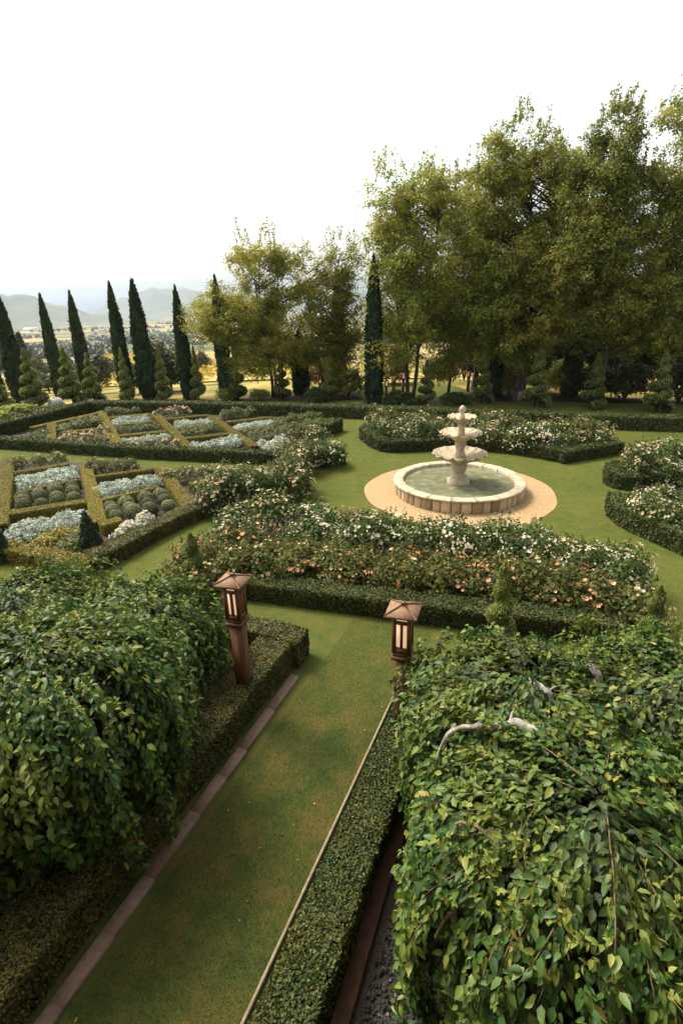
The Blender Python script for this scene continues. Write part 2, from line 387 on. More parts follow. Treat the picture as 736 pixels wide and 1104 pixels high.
def tube(mb, pts, rad, k=7, mi=0, cap=True):
    pts = np.asarray(pts, float); n = len(pts); rad = np.broadcast_to(np.asarray(rad, float), (n,))
    t = unit(np.gradient(pts, axis=0))
    ref = np.array([0, 0, 1.0]) if abs(t[:, 2]).mean() < .8 else np.array([1.0, 0, 0])
    a = unit(np.cross(t, ref)); b = np.cross(t, a)
    ang = np.arange(k) / k * 2 * math.pi
    V = pts[:, None] + rad[:, None, None] * (np.cos(ang)[None, :, None] * a[:, None] + np.sin(ang)[None, :, None] * b[:, None])
    F = []
    i = np.arange(n - 1)[:, None] * k; j = np.arange(k)[None]; j2 = (j + 1) % k
    F = np.stack([i + j, i + j2, i + k + j2, i + k + j], -1).reshape(-1, 4)
    mb.add(V.reshape(-1, 3), F, mi)
    if cap:
        base = mb.n - n * k
        mb.f.append((np.array([[base + q for q in range(k)]], np.int32), mi)); mb.f.append((np.array([[base + (n - 1) * k + q for q in range(k)][::-1]], np.int32), mi))


def box(mb, c, s, rz=0.0, mi=0, taper=1.0):
    cx, cy, cz = c; hx, hy, hz = s[0] / 2, s[1] / 2, s[2] / 2
    V = []
    for z, t in ((-hz, 1), (hz, taper)):
        for x, y in ((-hx, -hy), (hx, -hy), (hx, hy), (-hx, hy)):
            x, y = x * t, y * t
            V.append((cx + x * math.cos(rz) - y * math.sin(rz), cy + x * math.sin(rz) + y * math.cos(rz), cz + z))
    mb.add(V, [(3, 2, 1, 0), (4, 5, 6, 7), (0, 1, 5, 4), (1, 2, 6, 5), (2, 3, 7, 6), (3, 0, 4, 7)], mi)


def lathe(mb, prof, k=48, mi=0, mod=None):
    """prof: (r, z) from outside-bottom upwards; mod(angle, i) scales r and lifts z"""
    V = []
    for i, (r, z) in enumerate(prof):
        for j in range(k):
            a = j / k * 2 * math.pi
            rr, zz = (r, z) if mod is None else mod(a, i, r, z)
            V.append((rr * math.cos(a), rr * math.sin(a), zz))
    F = []
    for i in range(len(prof) - 1):
        for j in range(k):
            j2 = (j + 1) % k
            F.append((i * k + j, i * k + j2, (i + 1) * k + j2, (i + 1) * k + j))
    mb.add(V, F, mi)


def resample(pts, step):
    pts = np.asarray(pts, float)
    d = np.concatenate([[0], np.cumsum(np.linalg.norm(np.diff(pts, axis=0), axis=1))])
    n = max(2, int(round(d[-1] / step)) + 1)
    s = np.linspace(0, d[-1], n)
    return np.stack([np.interp(s, d, pts[:, i]) for i in range(pts.shape[1])], 1), s, d[-1]


def smooth_line(pts, it=2):
    pts = np.asarray(pts, float)
    for _ in range(it):
        q = [pts[0]]
        for a, b in zip(pts[:-1], pts[1:]):
            q += [a * .75 + b * .25, a * .25 + b * .75]
        q.append(pts[-1]); pts = np.array(q)
    return pts


def lump(P, s=1.0, seed=0.0):
    x, y, z = P[:, 0] * s, P[:, 1] * s, P[:, 2] * s
    return (np.sin(3.1 * x + 1.7 * y + seed) + np.sin(-2.3 * x + 4.1 * y + 2.2 * z + 1.3 + seed) + np.sin(5.3 * z + 2.9 * x - 3.7 * y + .7 + seed) + .6 * np.sin(9.1 * x + 7.7 * y + 8.3 * z + seed)) / 3.6


# ------------------------------------------------------------------ object tools
def tag(o, label=None, cat=None, group=None, kind=None):
    if label: o['label'] = label
    if cat: o['category'] = cat
    if group: o['group'] = group
    if kind: o['kind'] = kind
    return o


def empty(name, loc=(0, 0, 0), rz=0.0, label=None, cat=None, group=None):
    o = bpy.data.objects.new(name, None); COL.objects.link(o)
    o.location = loc; o.rotation_euler = (0, 0, rz); o.empty_display_size = .2
    return tag(o, label, cat, group)


def copy_tree(o, loc=None, rz=None, scale=None, label=None, group=None, parent=None):
    c = o.copy(); COL.objects.link(c)
    if parent: c.parent = parent
    for ch in list(o.children): copy_tree(ch, parent=c)
    if loc is not None: c.location = loc
    if rz is not None: c.rotation_euler = (0, 0, rz)
    if scale is not None: c.scale = scale
    if label: c['label'] = label
    if group: c['group'] = group
    return c


class Proto:
    """first use places the built thing itself, later uses copy it"""
    def __init__(self, o): self.o = o; self.used = False
    def put(self, **kw):
        if not self.used:
            self.used = True; o = self.o
            if kw.get('loc') is not None: o.location = kw['loc']
            if kw.get('rz') is not None: o.rotation_euler = (0, 0, kw['rz'])
            if kw.get('scale') is not None: o.scale = kw['scale']
            if kw.get('label'): o['label'] = kw['label']
            if kw.get('group'): o['group'] = kw['group']
            return o
        return copy_tree(self.o, **kw)


def sheet(name, poly, z, mat, label=None, cat=None, kind='structure', step=None):
    mb = MB()
    p = np.asarray(poly, float)
    mb.add(np.column_stack([p, np.full(len(p), z)]), [tuple(range(len(p)))])
    o = mb.build(name, mat)
    tag(o, label, cat, None, kind)
    return o


# ------------------------------------------------------------------ ground, valley, hills
def build_ground():
    rs = np.concatenate([np.linspace(0, 60, 31), 60 * np.exp(np.linspace(0, math.log(7000 / 60.), 90))[1:]])
    az = np.linspace(0, 2 * math.pi, 181)[:-1]
    R, A = np.meshgrid(rs[1:], az, indexing='ij')
    X = R * np.sin(A); Y = 10 + R * np.cos(A)
    Z = terrain(X, Y) - .004
    V = np.concatenate([[[0, 10, -.004]], np.stack([X, Y, Z], -1).reshape(-1, 3)])
    k = len(az); n = len(rs) - 1
    i = np.arange(n - 1)[:, None] * k; j = np.arange(k)[None]; j2 = (j + 1) % k
    F = 1 + np.stack([i + j, i + k + j, i + k + j2, i + j2], -1).reshape(-1, 4)
    mb = MB(); mb.add(V, F)
    mb.f.append((np.array([(0, 1 + q, 1 + (q + 1) % k) for q in range(k)], np.int32), 0))
    tag(mb.build('ground', MT['ground'], smooth=True), kind='structure')
    # far hills
    az = np.radians(np.linspace(-75, 80, 220)); rr = np.linspace(2300, 6400, 60)
    R, A = np.meshgrid(rr, az, indexing='ij'); X = R * np.sin(A); Y = R * np.cos(A)
    deg = np.degrees(A)
    rid = lambda c, w, r0, rw, h: h * np.exp(-((deg - c) / w) ** 2) * np.exp(-((R - r0) / rw) ** 2)
    Z = rid(-36, 9, 3300, 450, 104) + rid(-29, 5, 3300, 380, 80) + rid(-17.5, 5, 5000, 600, 150) + rid(-10, 9, 5200, 500, 110) + rid(0, 9, 5000, 500, 130) + rid(12, 12, 5100, 500, 200) + rid(35, 16, 4600, 500, 220) + rid(-55, 14, 3800, 500, 220)
    Z += np.clip(Z / 60, 0, 1) * (10 * np.sin(deg * 1.9 + R / 300) + 6 * np.sin(deg * 4.3 - R / 170) + 3 * np.sin(deg * 9.1))
    V = np.stack([X, Y, Z - 61.0], -1).reshape(-1, 3)
    k = len(az); i = np.arange(len(rr) - 1)[:, None] * k; j = np.arange(k - 1)[None]
    F = np.stack([i + j, i + j + 1, i + k + j + 1, i + k + j], -1).reshape(-1, 4)
    mb = MB(); mb.add(V, F); tag(mb.build('hills', MT['hill'], smooth=True), kind='structure')


build_ground()


def far_woodland():
    mb = MB()
    P = []
    # tree belts across the valley floor
    for _ in range(90):
        a = math.radians(rng.uniform(-48, 45)); r = 520 * math.exp(rng.uniform(0, 1.7))
        c = np.array([r * math.sin(a), r * math.cos(a)]); th = rng.uniform(-.5, .3); L = rng.uniform(30, 130) * (r / 600) ** .5; W = rng.uniform(6, 26) * (r / 600) ** .5
        n = int(rng.uniform(16, 46))
        u = rng.uniform(-1, 1, n) * L; v = rng.normal(size=n) * W
        P.append(np.stack([c[0] + u * math.cos(th) - v * math.sin(th), c[1] + u * math.sin(th) + v * math.cos(th)], 1))
    P = np.concatenate(P); z = terrain(P[:, 0], P[:, 1])
    n = len(P); h = rng.uniform(4, 8, n)
    m = 26
    d = unit(rng.normal(size=(n, m, 3))); d[..., 2] = np.abs(d[..., 2])
    C = np.concatenate([P, z[:, None]], 1)[:, None] + d * h[:, None, None] * np.array([.5, .5, .92])
    C = C.reshape(-1, 3); N = d.reshape(-1, 3) + .4 * rnd(n * m)
    cards(mb, C - N * .2, N, rnd(n * m), np.repeat(h * .55, m), T_DIA)
    tag(mb.build('far_woodland', MT['far']), 'dark belts of distant trees across the valley floor', 'woodland', kind='stuff')


far_woodland()

# haze: the air of the valley
mb = MB(); box(mb, (0, 0, 60), (16000, 16000, 250)); hz = mb.build('haze', [])
m, nt, out = new_mat('haze_air'); pv = nd(nt, 'ShaderNodeVolumePrincipled')
pv.inputs['Color'].default_value = (.66, .80, 1, 1); pv.inputs['Density'].default_value = 0.00010; pv.inputs['Anisotropy'].default_value = .1
nt.links.new(pv.outputs[0], out.inputs['Volume']); hz.data.materials.append(m); tag(hz, kind='stuff')


# ------------------------------------------------------------------ lawn and paths
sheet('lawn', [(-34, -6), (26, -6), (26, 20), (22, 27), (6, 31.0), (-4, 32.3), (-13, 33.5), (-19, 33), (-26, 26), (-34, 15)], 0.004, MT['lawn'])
FC = np.array([3.58, 15.30])                       # fountain centre
ang = np.linspace(0, 2 * math.pi, 97)[:-1]
wob = 1 + .006 * np.sin(ang * 5) + .004 * np.sin(ang * 11 + 1)
ring = np.stack([FC[0] + 2.86 * wob * np.cos(ang), FC[1] + 2.86 * wob * np.sin(ang)], 1)
sheet('gravel_path', ring, 0.008, MT['gravel'])
# round lawn beyond the far hedge
tl = np.stack([4.6 + 3.6 * np.cos(ang), 34.5 + 4.2 * np.sin(ang)], 1)
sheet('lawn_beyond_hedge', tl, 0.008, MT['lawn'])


def soil(pts, z=0.008): return sheet('soil', pts, z, MT['soil'])


PD = unit(np.array([[.404, .915]]))[0]            # direction of the grass path
PN = np.array([PD[1], -PD[0]])                    # to its right


# ------------------------------------------------------------------ hedges
def hedge(name, line, width, height, ls, mat, label, cat='hedge', group=None, cover=1.7, lumpy=.02, closed_ends=True, amp=None):
    """clipped hedge along a centre line: dark inner body plus trimmed leaves all over"""
    line, s, total = resample(line, .12 if total_len(line) < 6 else .25)
    t = unit(np.gradient(line, axis=0)); nrm = np.stack([t[:, 1], -t[:, 0]], 1)      # right side
    mb = MB()
    w2 = width / 2; ins = min(.03, w2 * .25)
    prof = np.array([(-w2 + ins, 0), (-w2 + ins, height - ins * 2), (-w2 + ins * 2, height - ins), (w2 - ins * 2, height - ins), (w2 - ins, height - ins * 2), (w2 - ins, 0)])
    n = len(line); k = len(prof)
    V = np.zeros((n, k, 3)); V[:, :, :2] = line[:, None] + nrm[:, None] * prof[None, :, 0, None]; V[:, :, 2] = prof[None, :, 1]
    dv = lump(V.reshape(-1, 3), 1.4, 2.0).reshape(n, k) * lumpy
    V[:, 1:-1, 2] += dv[:, 1:-1]
    i = np.arange(n - 1)[:, None] * k; j = np.arange(k - 1)[None]
    F = np.stack([i + j, i + j + 1, i + k + j + 1, i + k + j], -1).reshape(-1, 4)
    mb.add(V.reshape(-1, 3), F, 1)
    mb.f.append((np.array([list(range(k))], np.int32), 1)); mb.f.append((np.array([[(n - 1) * k + q for q in range(k)][::-1]], np.int32), 1))
    # leaves
    per = 2 * height + width
    m = int(cover * total * per / (.32 * ls * ls))
    u = rng.uniform(0, total, m); q = rng.uniform(0, per, m)
    cx = np.interp(u, s, line[:, 0]); cy = np.interp(u, s, line[:, 1]); nx = np.interp(u, s, nrm[:, 0]); ny = np.interp(u, s, nrm[:, 1])
    nn = unit(np.stack([nx, ny], 1))
    side = np.where(q < height, -1, np.where(q < height + width, 0, 1))
    off = np.where(side == -1, -w2, np.where(side == 0, q - height - w2, w2))
    z = np.where(side == -1, q, np.where(side == 0, height, per - q))
    N = np.zeros((m, 3)); N[:, :2] = nn * side[:, None]; N[:, 2] = (side == 0)
    P = np.stack([cx + nn[:, 0] * off, cy + nn[:, 1] * off, z], 1)
    if closed_ends:
        me = int(cover * width * height / (.32 * ls * ls))
        for e, sg in ((0, -1), (-1, 1)):
            oo = rng.uniform(-w2, w2, me); zz = rng.uniform(0, height, me)
            P = np.concatenate([P, np.stack([line[e, 0] + nrm[e, 0] * oo, line[e, 1] + nrm[e, 1] * oo, zz], 1)])
            N = np.concatenate([N, np.repeat(np.array([[t[e, 0] * sg, t[e, 1] * sg, 0]]), me, 0)])
    m = len(P)
    P = P + N * (lump(P, 1.4, 2.0) * lumpy + lump(P, 5., 1.0) * ls * .35 + rng.normal(size=m) * ls * .28 - ls * .2)[:, None]
    Nl = unit(N + .6 * rnd(m)); T = rnd(m) + N * .5
    cards(mb, P, Nl, T, ls * rng.uniform(.7, 1.35, m), T_DIA, 0)
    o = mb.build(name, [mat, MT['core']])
    # put the origin at the hedge's foot
    c = line.mean(0)
    o.data.transform(Matrix.Translation((-c[0], -c[1], 0))); o.location = (c[0], c[1], 0)
    tag(o, label, cat, group)
    return o


def total_len(l):
    l = np.asarray(l, float); return np.linalg.norm(np.diff(l, axis=0), axis=1).sum()


def off_line(line, d):
    """shift a polyline sideways, + to its right"""
    line = np.asarray(line, float); t = unit(np.gradient(line, axis=0)); return line + np.stack([t[:, 1], -t[:, 0]], 1) * d


# path hedges
LE = G(68, 1104); LE2 = G(329, 724)
a_l = LE - PD * 2.0
left_strip_in = np.array([LE - PD * 2.2, LE2])
k_l = off_line(left_strip_in, -.10)
hedge('box_hedge', off_line([LE - PD * 2.2, LE2 + PD * .02], -.10 - .08 - .35), .56, .47, .026, MT['boxnear'],
      'bronzed clipped hedge with a broad flat top, on the left of the grass path', cover=1.9, lumpy=.018)
cr0 = G(306, 690, .47); cr1 = G(262, 681, .47)
crd = unit((cr1 - cr0)[None])[0]
hedge('box_hedge', [G(318, 703, 0.3) + np.array([.12, .16]), G(318, 703, 0.3) + np.array([.12, .16]) + np.array([-.915, .404]) * 1.75], .42, .50, .03, MT['boxnear'],
      'short clipped hedge turning left behind the left lamp post', cover=1.9, lumpy=.03)
RE = G(260, 1104); RE2 = G(372, 862)
rd = unit((RE2 - RE)[None])[0]
rline = np.array([RE - rd * 2.0, RE + rd * 4.1])
hedge('box_hedge', off_line(rline, .43), .44, .45, .028, MT['box'], 'dark clipped hedge along the right edge of the grass path, below the right-hand vines', cover=1.9, lumpy=.018)

# kerbs and edging
def strip(name, line, w, h, mat, label, cat):
    line, s, tot = resample(line, .5); t = unit(np.gradient(line, axis=0)); nr = np.stack([t[:, 1], -t[:, 0]], 1)
    mb = MB(); b = .008
    prof = [(-w / 2, -.02), (-w / 2, h - b), (-w / 2 + b, h), (w / 2 - b, h), (w / 2, h - b), (w / 2, -.02)]
    k = len(prof); n = len(line); V = []
    for i in range(n):
        for x, z in prof: V.append((line[i, 0] + nr[i, 0] * x, line[i, 1] + nr[i, 1] * x, z))
    F = [(i * k + j, i * k + j + 1, (i + 1) * k + j + 1, (i + 1) * k + j) for i in range(n - 1) for j in range(k - 1)]
    mb.add(V, F); mb.f.append((np.array([list(range(k))]), 0)); mb.f.append((np.array([[(n - 1) * k + q for q in range(k)][::-1]]), 0))
    return tag(mb.build(name, mat), label, cat)


def kerb():
    line, ss, tot = resample(off_line(left_strip_in, -.085), .05); mb = MB(); u = 0.0
    while u < tot - .2:
        L = min(rng.uniform(.45, .8), tot - u); a = np.array([np.interp(u + .0015, ss, line[:, q]) for q in (0, 1)]); b = np.array([np.interp(u + L - .0015, ss, line[:, q]) for q in (0, 1)])
        t = unit((b - a)[None])[0]; nr = np.array([t[1], -t[0]]); h = .05 + rng.normal() * .003; o = rng.normal() * .003
        V = []
        for p in (a, b):
            for x, z in ((-.075, -.02), (-.075, h - .008), (-.067, h), (.067, h), (.075, h - .008), (.075, -.02)): V.append((p[0] + nr[0] * (x + o), p[1] + nr[1] * (x + o), z))
        mb.add(V, [(0, 1, 7, 6), (1, 2, 8, 7), (2, 3, 9, 8), (3, 4, 10, 9), (4, 5, 11, 10), (0, 5, 4, 3, 2, 1), (6, 7, 8, 9, 10, 11)]); u += L
    tag(mb.build('stone_kerb', MT['kerb']), 'pinkish brown stone kerb between the left hedge and the grass path', 'kerb')


kerb()
strip('metal_edging', off_line(rline, .02), .03, .05, MT['edge'], 'thin pale edging strip on the right side of the grass path', 'edging')
strip('timber_edging', np.array([G(368, 1104) - rd * 2, G(368, 1104), G(405, 975), G(405, 975) + rd * 2.2]), .15, .09, MT['timber'], 'dark red timber edging board beside the dark gravel under the right-hand vines', 'edging')
g0 = G(384, 1104); soil([g0 - rd * 3 - PN * .45, g0 + rd * 4.2 - PN * .45, g0 + rd * 4.2 + PN * 5, g0 - rd * 3 + PN * 5])
soil([LE + np.array([-.75, .2]) - PD * 2, LE2 + np.array([-.85, .2]), LE2 + np.array([-2.3, .9]), LE + np.array([-6.5, 2.5])])


def chips():
    mb = MB(); n = 9000
    u = rng.uniform(-1.2, 2.6, n); v = rng.uniform(.02, .9, n)
    P2 = g0[None] + rd[None] * u[:, None] + PN[None] * v[:, None]
    P = np.column_stack([P2, rng.uniform(.008, .03, n)])
    N = rnd(n) * .6 + np.array([0, 0, 1]); sz = rng.uniform(.012, .034, n)
    # small angular chips
    cards(mb, P, N, rnd(n), sz, (np.array([(-.5, -.3, -.3), (.5, -.4, -.3), (.4, .5, -.3), (-.4, .4, -.3), (0, 0, .45)]), np.array([(0, 1, 4, 4), (1, 2, 4, 4), (2, 3, 4, 4), (3, 0, 4, 4)])))
    tag(mb.build('gravel', MT['darkmulch']), 'dark gravel chips with pale flecks beside the timber edging board', 'gravel', kind='stuff')


chips()


def grass():
    mb = MB(); n = 120000
    c0 = LE - PD * 1.2; u = 9.5 * rng.beta(1, 1.7, n); w = rng.uniform(0.0, 1.0, n)
    wid = 1.47
    P2 = c0[None] + PD[None] * u[:, None] + PN[None] * (w * wid)[:, None]
    P = np.column_stack([P2, np.full(n, .003)])
    T = np.array([0, 0, 1.0]) + .75 * rnd(n); N = rnd(n)
    cards(mb, P, N, T, rng.uniform(.014, .034, n), (np.array([(0, .07, 0), (0, -.07, 0), (1, 0, .15)]), np.array([(0, 1, 2, 2)])))
    tag(mb.build('grass', MT['blade']), 'short mown olive grass of the path between the two hedges', 'grass', kind='stuff')


grass()

def litter():
    mb = MB(); n = 90; u = rng.uniform(-.5, 8, n); w_ = rng.uniform(.05, .95, n)
    P = np.column_stack([LE[None] + PD[None] * u[:, None] + PN[None] * (w_ * 1.4)[:, None], rng.uniform(.012, .03, n)])
    cards(mb, P, rnd(n) * .35 + np.array([0, 0, 1]), rnd(n), rng.uniform(.02, .05, n), T_LEAF)
    tag(mb.build('fallen_leaves', MT['rust']), 'scattered fallen leaves on the grass path', 'leaves', kind='stuff')


litter()

# front rose bed hedge
RF = smooth_line(GL([(200, 648), (235, 646), (270, 648), (380, 663), (470, 676), (580, 688), (675, 698)]), 1)
hedge('box_hedge', off_line(RF, -.24), .48, .39, .036, MT['box'], 'low dark hedge fronting the peach roses, behind the two near lamp posts', lumpy=.03)
# bed behind the fountain
B2 = smooth_line(GL([(387, 472), (396, 481), (412, 488.5), (440, 488), (490, 485), (547, 489), (598, 498)]), 1)
hedge('box_hedge', off_line(B2, -.24), .48, .44, .06, MT['box'], 'low dark hedge curving concave behind the fountain')
hedge('box_hedge', off_line(GL([(606, 500.5), (640, 495), (671, 489.5)]), -.24), .48, .44, .06, MT['box'], 'straight low hedge closing the right end of the rose bed behind the fountain')
hedge('box_hedge', off_line(GL([(387, 471), (398, 463), (410, 458)]), .24), .44, .42, .06, MT['box'], 'short low hedge at the left end of the rose bed behind the fountain')
# right beds
RB = smooth_line(GL([(652, 548), (653, 557), (668, 570), (700, 584), (736, 600), (800, 630)]), 1)
hedge('box_hedge', off_line(RB, -.26), .52, .50, .048, MT['box'], 'dark hedge curving off the right edge below the lower right roses')
hedge('box_hedge', smooth_line(GL([(664, 512), (656, 519), (664, 526), (684, 527)]), 2), .46, .46, .055, MT['box'], 'rounded hedge end left of the upper right roses')
# far hedge
FHL = GL([(-60, 488), (0, 472), (50, 459), (101, 445.2)])
hedge('box_hedge', off_line(FHL, -.35), .7, .62, .075, MT['box'], 'tall dark hedge slanting away along the left edge of the garden', cover=1.5)
FHR = smooth_line(GL([(100, 445), (200, 446), (300, 449), (395, 452), (520, 458), (665, 464), (736, 466), (840, 470)]), 1)
hedge('box_hedge', off_line(FHR, -.35), .7, .58, .075, MT['box'], 'long straight dark hedge across the back of the garden below the spirals', cover=1.5)
# hedge between the two parterres
MH = GL([(-40, 481), (0, 484), (150, 495), (300, 502), (343, 505)])
hedge('box_hedge', off_line(MH, -.25), .5, .44, .06, MT['box'], 'low straight hedge separating the near and far parterre beds')
hedge('box_hedge', off_line(GL([(340, 505), (372, 501)]), -.3), .6, .5, .06, MT['box'], 'stout hedge block at the right end of the hedge between the parterres')
hedge('box_hedge', GL([(349, 466), (363, 459)], .2), .6, .55, .06, MT['box'], 'stub of hedge at the back right corner of the far parterre')
# near parterre outer hedge
NL = smooth_line(GL([(106, 617), (118, 612), (145, 599), (169, 585), (200, 568), (235, 555), (280, 543), (335, 527)]), 1)
hedge('box_hedge', off_line(NL, -.27), .52, .37, .036, MT['boxnear'], 'low hedge sweeping in a curve along the front of the near parterre', lumpy=.03)
hedge('box_hedge', GL([(-20, 583), (15, 589), (98, 605)], .34), .44, .34, .05, MT['boxgold'], 'golden topped low hedge along the front of the silver and yellow plot')

# parterre edging
EDGE = [((56, 456), (55, 477), .36, 'leftmost broad golden strip of the far parterre'),
        ((109, 443.5), (130, 483), .36, 'second broad golden strip from the left in the far parterre'),
        ((167, 446), (207, 485), .36, 'third broad golden strip from the left in the far parterre'),
        ((227, 449), (275, 481), .36, 'rightmost broad golden strip of the far parterre'),
        ((34, 461), (107, 445), .3, 'thin golden edging along the slanting left hedge of the far parterre'),
        ((68, 466), (112, 461.5), .28, 'thin golden edging between the two leftmost far plots'),
        ((118, 450.5), (161, 446.5), .28, 'thin edging at the back of the second far plot'),
        ((127, 470), (179, 465), .28, 'thin edging crossing the middle of the second far plot'),
        ((177, 452), (226, 447.5), .28, 'thin edging at the back of the third far plot'),
        ((197, 473), (250, 467), .28, 'thin edging crossing the middle of the third far plot'),
        ((244, 455), (293, 450), .28, 'thin edging at the back of the rightmost far plot'),
        ((10, 494), (0, 566), .36, 'leftmost broad golden strip of the near parterre'),
        ((92, 500), (107, 562), .36, 'middle broad golden strip of the near parterre, ending at the small cone'),
        ((174, 504), (204, 546), .36, 'right broad golden strip of the near parterre'),
        ((17, 509.5), (75, 500), .22, 'thin edging behind the left silver plot of the near parterre'),
        ((10, 553), (93, 540), .34, 'edging between the left clipped balls and the silver patch in front'),
        ((98, 514.5), (166, 505.5), .22, 'thin edging behind the right silver plot of the near parterre'),
        ((108, 565.5), (130, 560), .34, 'short edging in front of the right clipped balls'),
        ((205, 522), (222, 518), .3, 'short edging left of the white roses of the near parterre'),
        ((22, 530), (86, 517), .14, 'very thin edging between the left silver plants and the left clipped balls'),
        ((110, 539), (171, 525), .14, 'very thin edging between the right silver plants and the right clipped balls'),
        ((124, 459), (165, 454.5), .16, 'very thin edging inside the second far plot'),
        ((191, 462.5), (231, 457.5), .16, 'very thin edging inside the third far plot'),
        ((257, 464.5), (297, 459), .16, 'very thin edging inside the rightmost far plot')]
for a, b, w, lab in EDGE:
    hedge('box_edging', GL([a, b], .28), w, .30, .028, MT['boxgold'], lab, cat='edging hedge', group='golden box edging of the parterres', cover=1.5, lumpy=.008)

soil(np.concatenate([GL([(-60, 487), (0, 472), (50, 459.5), (104, 446), (200, 447.5), (300, 450.5), (352, 462), (345, 490), (340, 500), (150, 491), (0, 481)])]))
soil(GL([(-40, 500), (20, 496), (100, 500), (180, 506), (236, 505), (330, 512), (325, 526), (240, 547), (190, 565), (150, 590), (110, 606), (0, 590), (-60, 585)]))
soil(GL([(205, 646), (270, 640), (470, 664), (675, 685), (700, 640), (690, 610), (600, 580), (500, 575), (400, 575), (310, 555), (252, 560), (225, 590), (195, 625)]))
soil(GL([(392, 470), (420, 484), (545, 484), (608, 495), (665, 486), (650, 466), (500, 460), (402, 459)]))
soil(GL([(660, 548), (672, 562), (736, 590), (830, 630), (830, 560), (690, 530)]))
soil(GL([(662, 515), (690, 526), (830, 540), (830, 500), (690, 497)]))


# ------------------------------------------------------------------ roses and mounds
def leaf_cloud(mb, n, rx, rz, ls, tpl, z0=0.0, shell=.55, mi=0, lumps=.14, seed=0.0):
    """leaves through a bushy dome: denser to the outside, uneven outline"""
    d = unit(rnd(n)); d[:, 2] = np.where(d[:, 2] < -.35, -d[:, 2], d[:, 2])
    r = rng.uniform(shell, 1, n) ** .6
    r = r * (1 + lumps * lump(d * 1.4, 1.0, seed) * 1.6)
    P = d * r[:, None] * np.array([rx, rx, rz * .62]) + np.array([0, 0, z0 + rz * .42])
    P[:, 2] = np.maximum(P[:, 2], z0 + .02)
    cards(mb, P, unit(d + np.array([0, 0, .5]) + .7 * rnd(n)), rnd(n) + d * .8, ls * rng.uniform(.7, 1.3, n), tpl, mi)


def blossoms(mb, n, rx, rz, size, seed=0.0, lumps=.14, top=.0):
    nc = max(6, n // 4); cl = unit(rnd(nc) + np.array([0, 0, .55])); d = unit(cl[rng.integers(0, nc, n)] + .16 * rnd(n)); d[:, 2] = np.maximum(d[:, 2], top - .15)
    r = (1 + lumps * lump(d * 1.4, 1.0, seed) * 1.6) * rng.uniform(.98, 1.10, n)
    C = d * r[:, None] * np.array([rx, rx, rz * .62]) + np.array([0, 0, rz * .42])
    bs = np.clip(rng.normal(1, .32, n), .4, 1.7)
    for lay, (k, tilt, sc) in enumerate(((5, .35, 1.0), (4, .9, .7))):
        for j in range(k):
            a = j / k * 2 * math.pi + lay * .6
            ax = unit(np.cross(d, np.array([.3, .8, .2]))); by = np.cross(d, ax)
            T = ax * math.cos(a) + by * math.sin(a) + d * tilt
            N = d - T * .4
            s = size * sc * .62 * bs
            cards(mb, C, N, T, s, (np.array([(0, 0, 0), (.55, .45, .08), (1, .15, .2), (1, -.15, .2), (.55, -.45, .08)]), np.array([(0, 4, 2, 1), (4, 3, 2, 2)])))


def make_rose(petal, leafmat, rx, rz, nleaf, nblo, bsize, name='rose_bush'):
    root = empty(name, (0, 0, 0)); root['category'] = 'rose bush'
    sd = rng.uniform(0, 9)
    mb = MB(); leaf_cloud(mb, nleaf, rx, rz, .075, T_HEX, seed=sd, shell=.3, lumps=.2)
    # upright shoots breaking the outline
    ns = 26; d = unit(rnd(ns) * np.array([.7, .7, .2]) + np.array([0, 0, .8]))
    for q in range(ns):
        L = rng.uniform(.12, .26); b = d[q] * np.array([rx, rx, rz * .62]) * .95 + np.array([0, 0, rz * .42])
        k = 7; tt = np.linspace(0, 1, k)[:, None]
        P = b + (d[q] * .5 + np.array([0, 0, .6])) * L * tt
        cards(mb, P, rnd(k) + np.array([0, 0, .6]), rnd(k), .06, T_HEX)
    mb.build('foliage', leafmat, root)
    mb = MB()
    for q in range(6):
        a = rng.uniform(0, 6.28); e = np.array([math.cos(a) * rx * .5, math.sin(a) * rx * .5, rz * .6])
        tube(mb, [(e[0] * .15, e[1] * .15, 0), e * np.array([.5, .5, .5]), e], (.012, .009, .005), 5)
    mb.build('stems', MT['twig'], root)
    mb = MB(); blossoms(mb, nblo, rx, rz, bsize, seed=sd, lumps=.2); mb.build('blossoms', petal, root)
    return Proto(root)


PR = {
    'white': [make_rose(MT['white_p'], MT['rose'], .50, .92, 1000, n, .050) for n in (110, 140, 80)],
    'cream': [make_rose(MT['cream_p'], MT['rose'], .5, .92, 1000, n, .056) for n in (90, 120)],
    'peach': [make_rose(MT['peach_p'], MT['rosepeach'], .45, .80, 1000, n, .058) for n in (34, 50, 24)],
    'creamy': [make_rose(MT['cream_p'], MT['rosepeach'], .46, .82, 1000, n, .056) for n in (60, 40)],
}


def rose_row(kinds, line, spacing, label, group, s=1.0, hz_=.93, jit=.11):
    p, _, tot = resample(smooth_line(line, 1), spacing)
    for q in p:
        k = random.choice(kinds); pr = random.choice(PR[k])
        sc = s * random.uniform(.85, 1.15)
        pr.put(loc=(q[0] + random.gauss(0, jit), q[1] + random.gauss(0, jit), 0.006), rz=random.uniform(0, 6.28), scale=(sc, sc, sc * hz_ * random.uniform(.82, 1.15)), label=label, group=group)


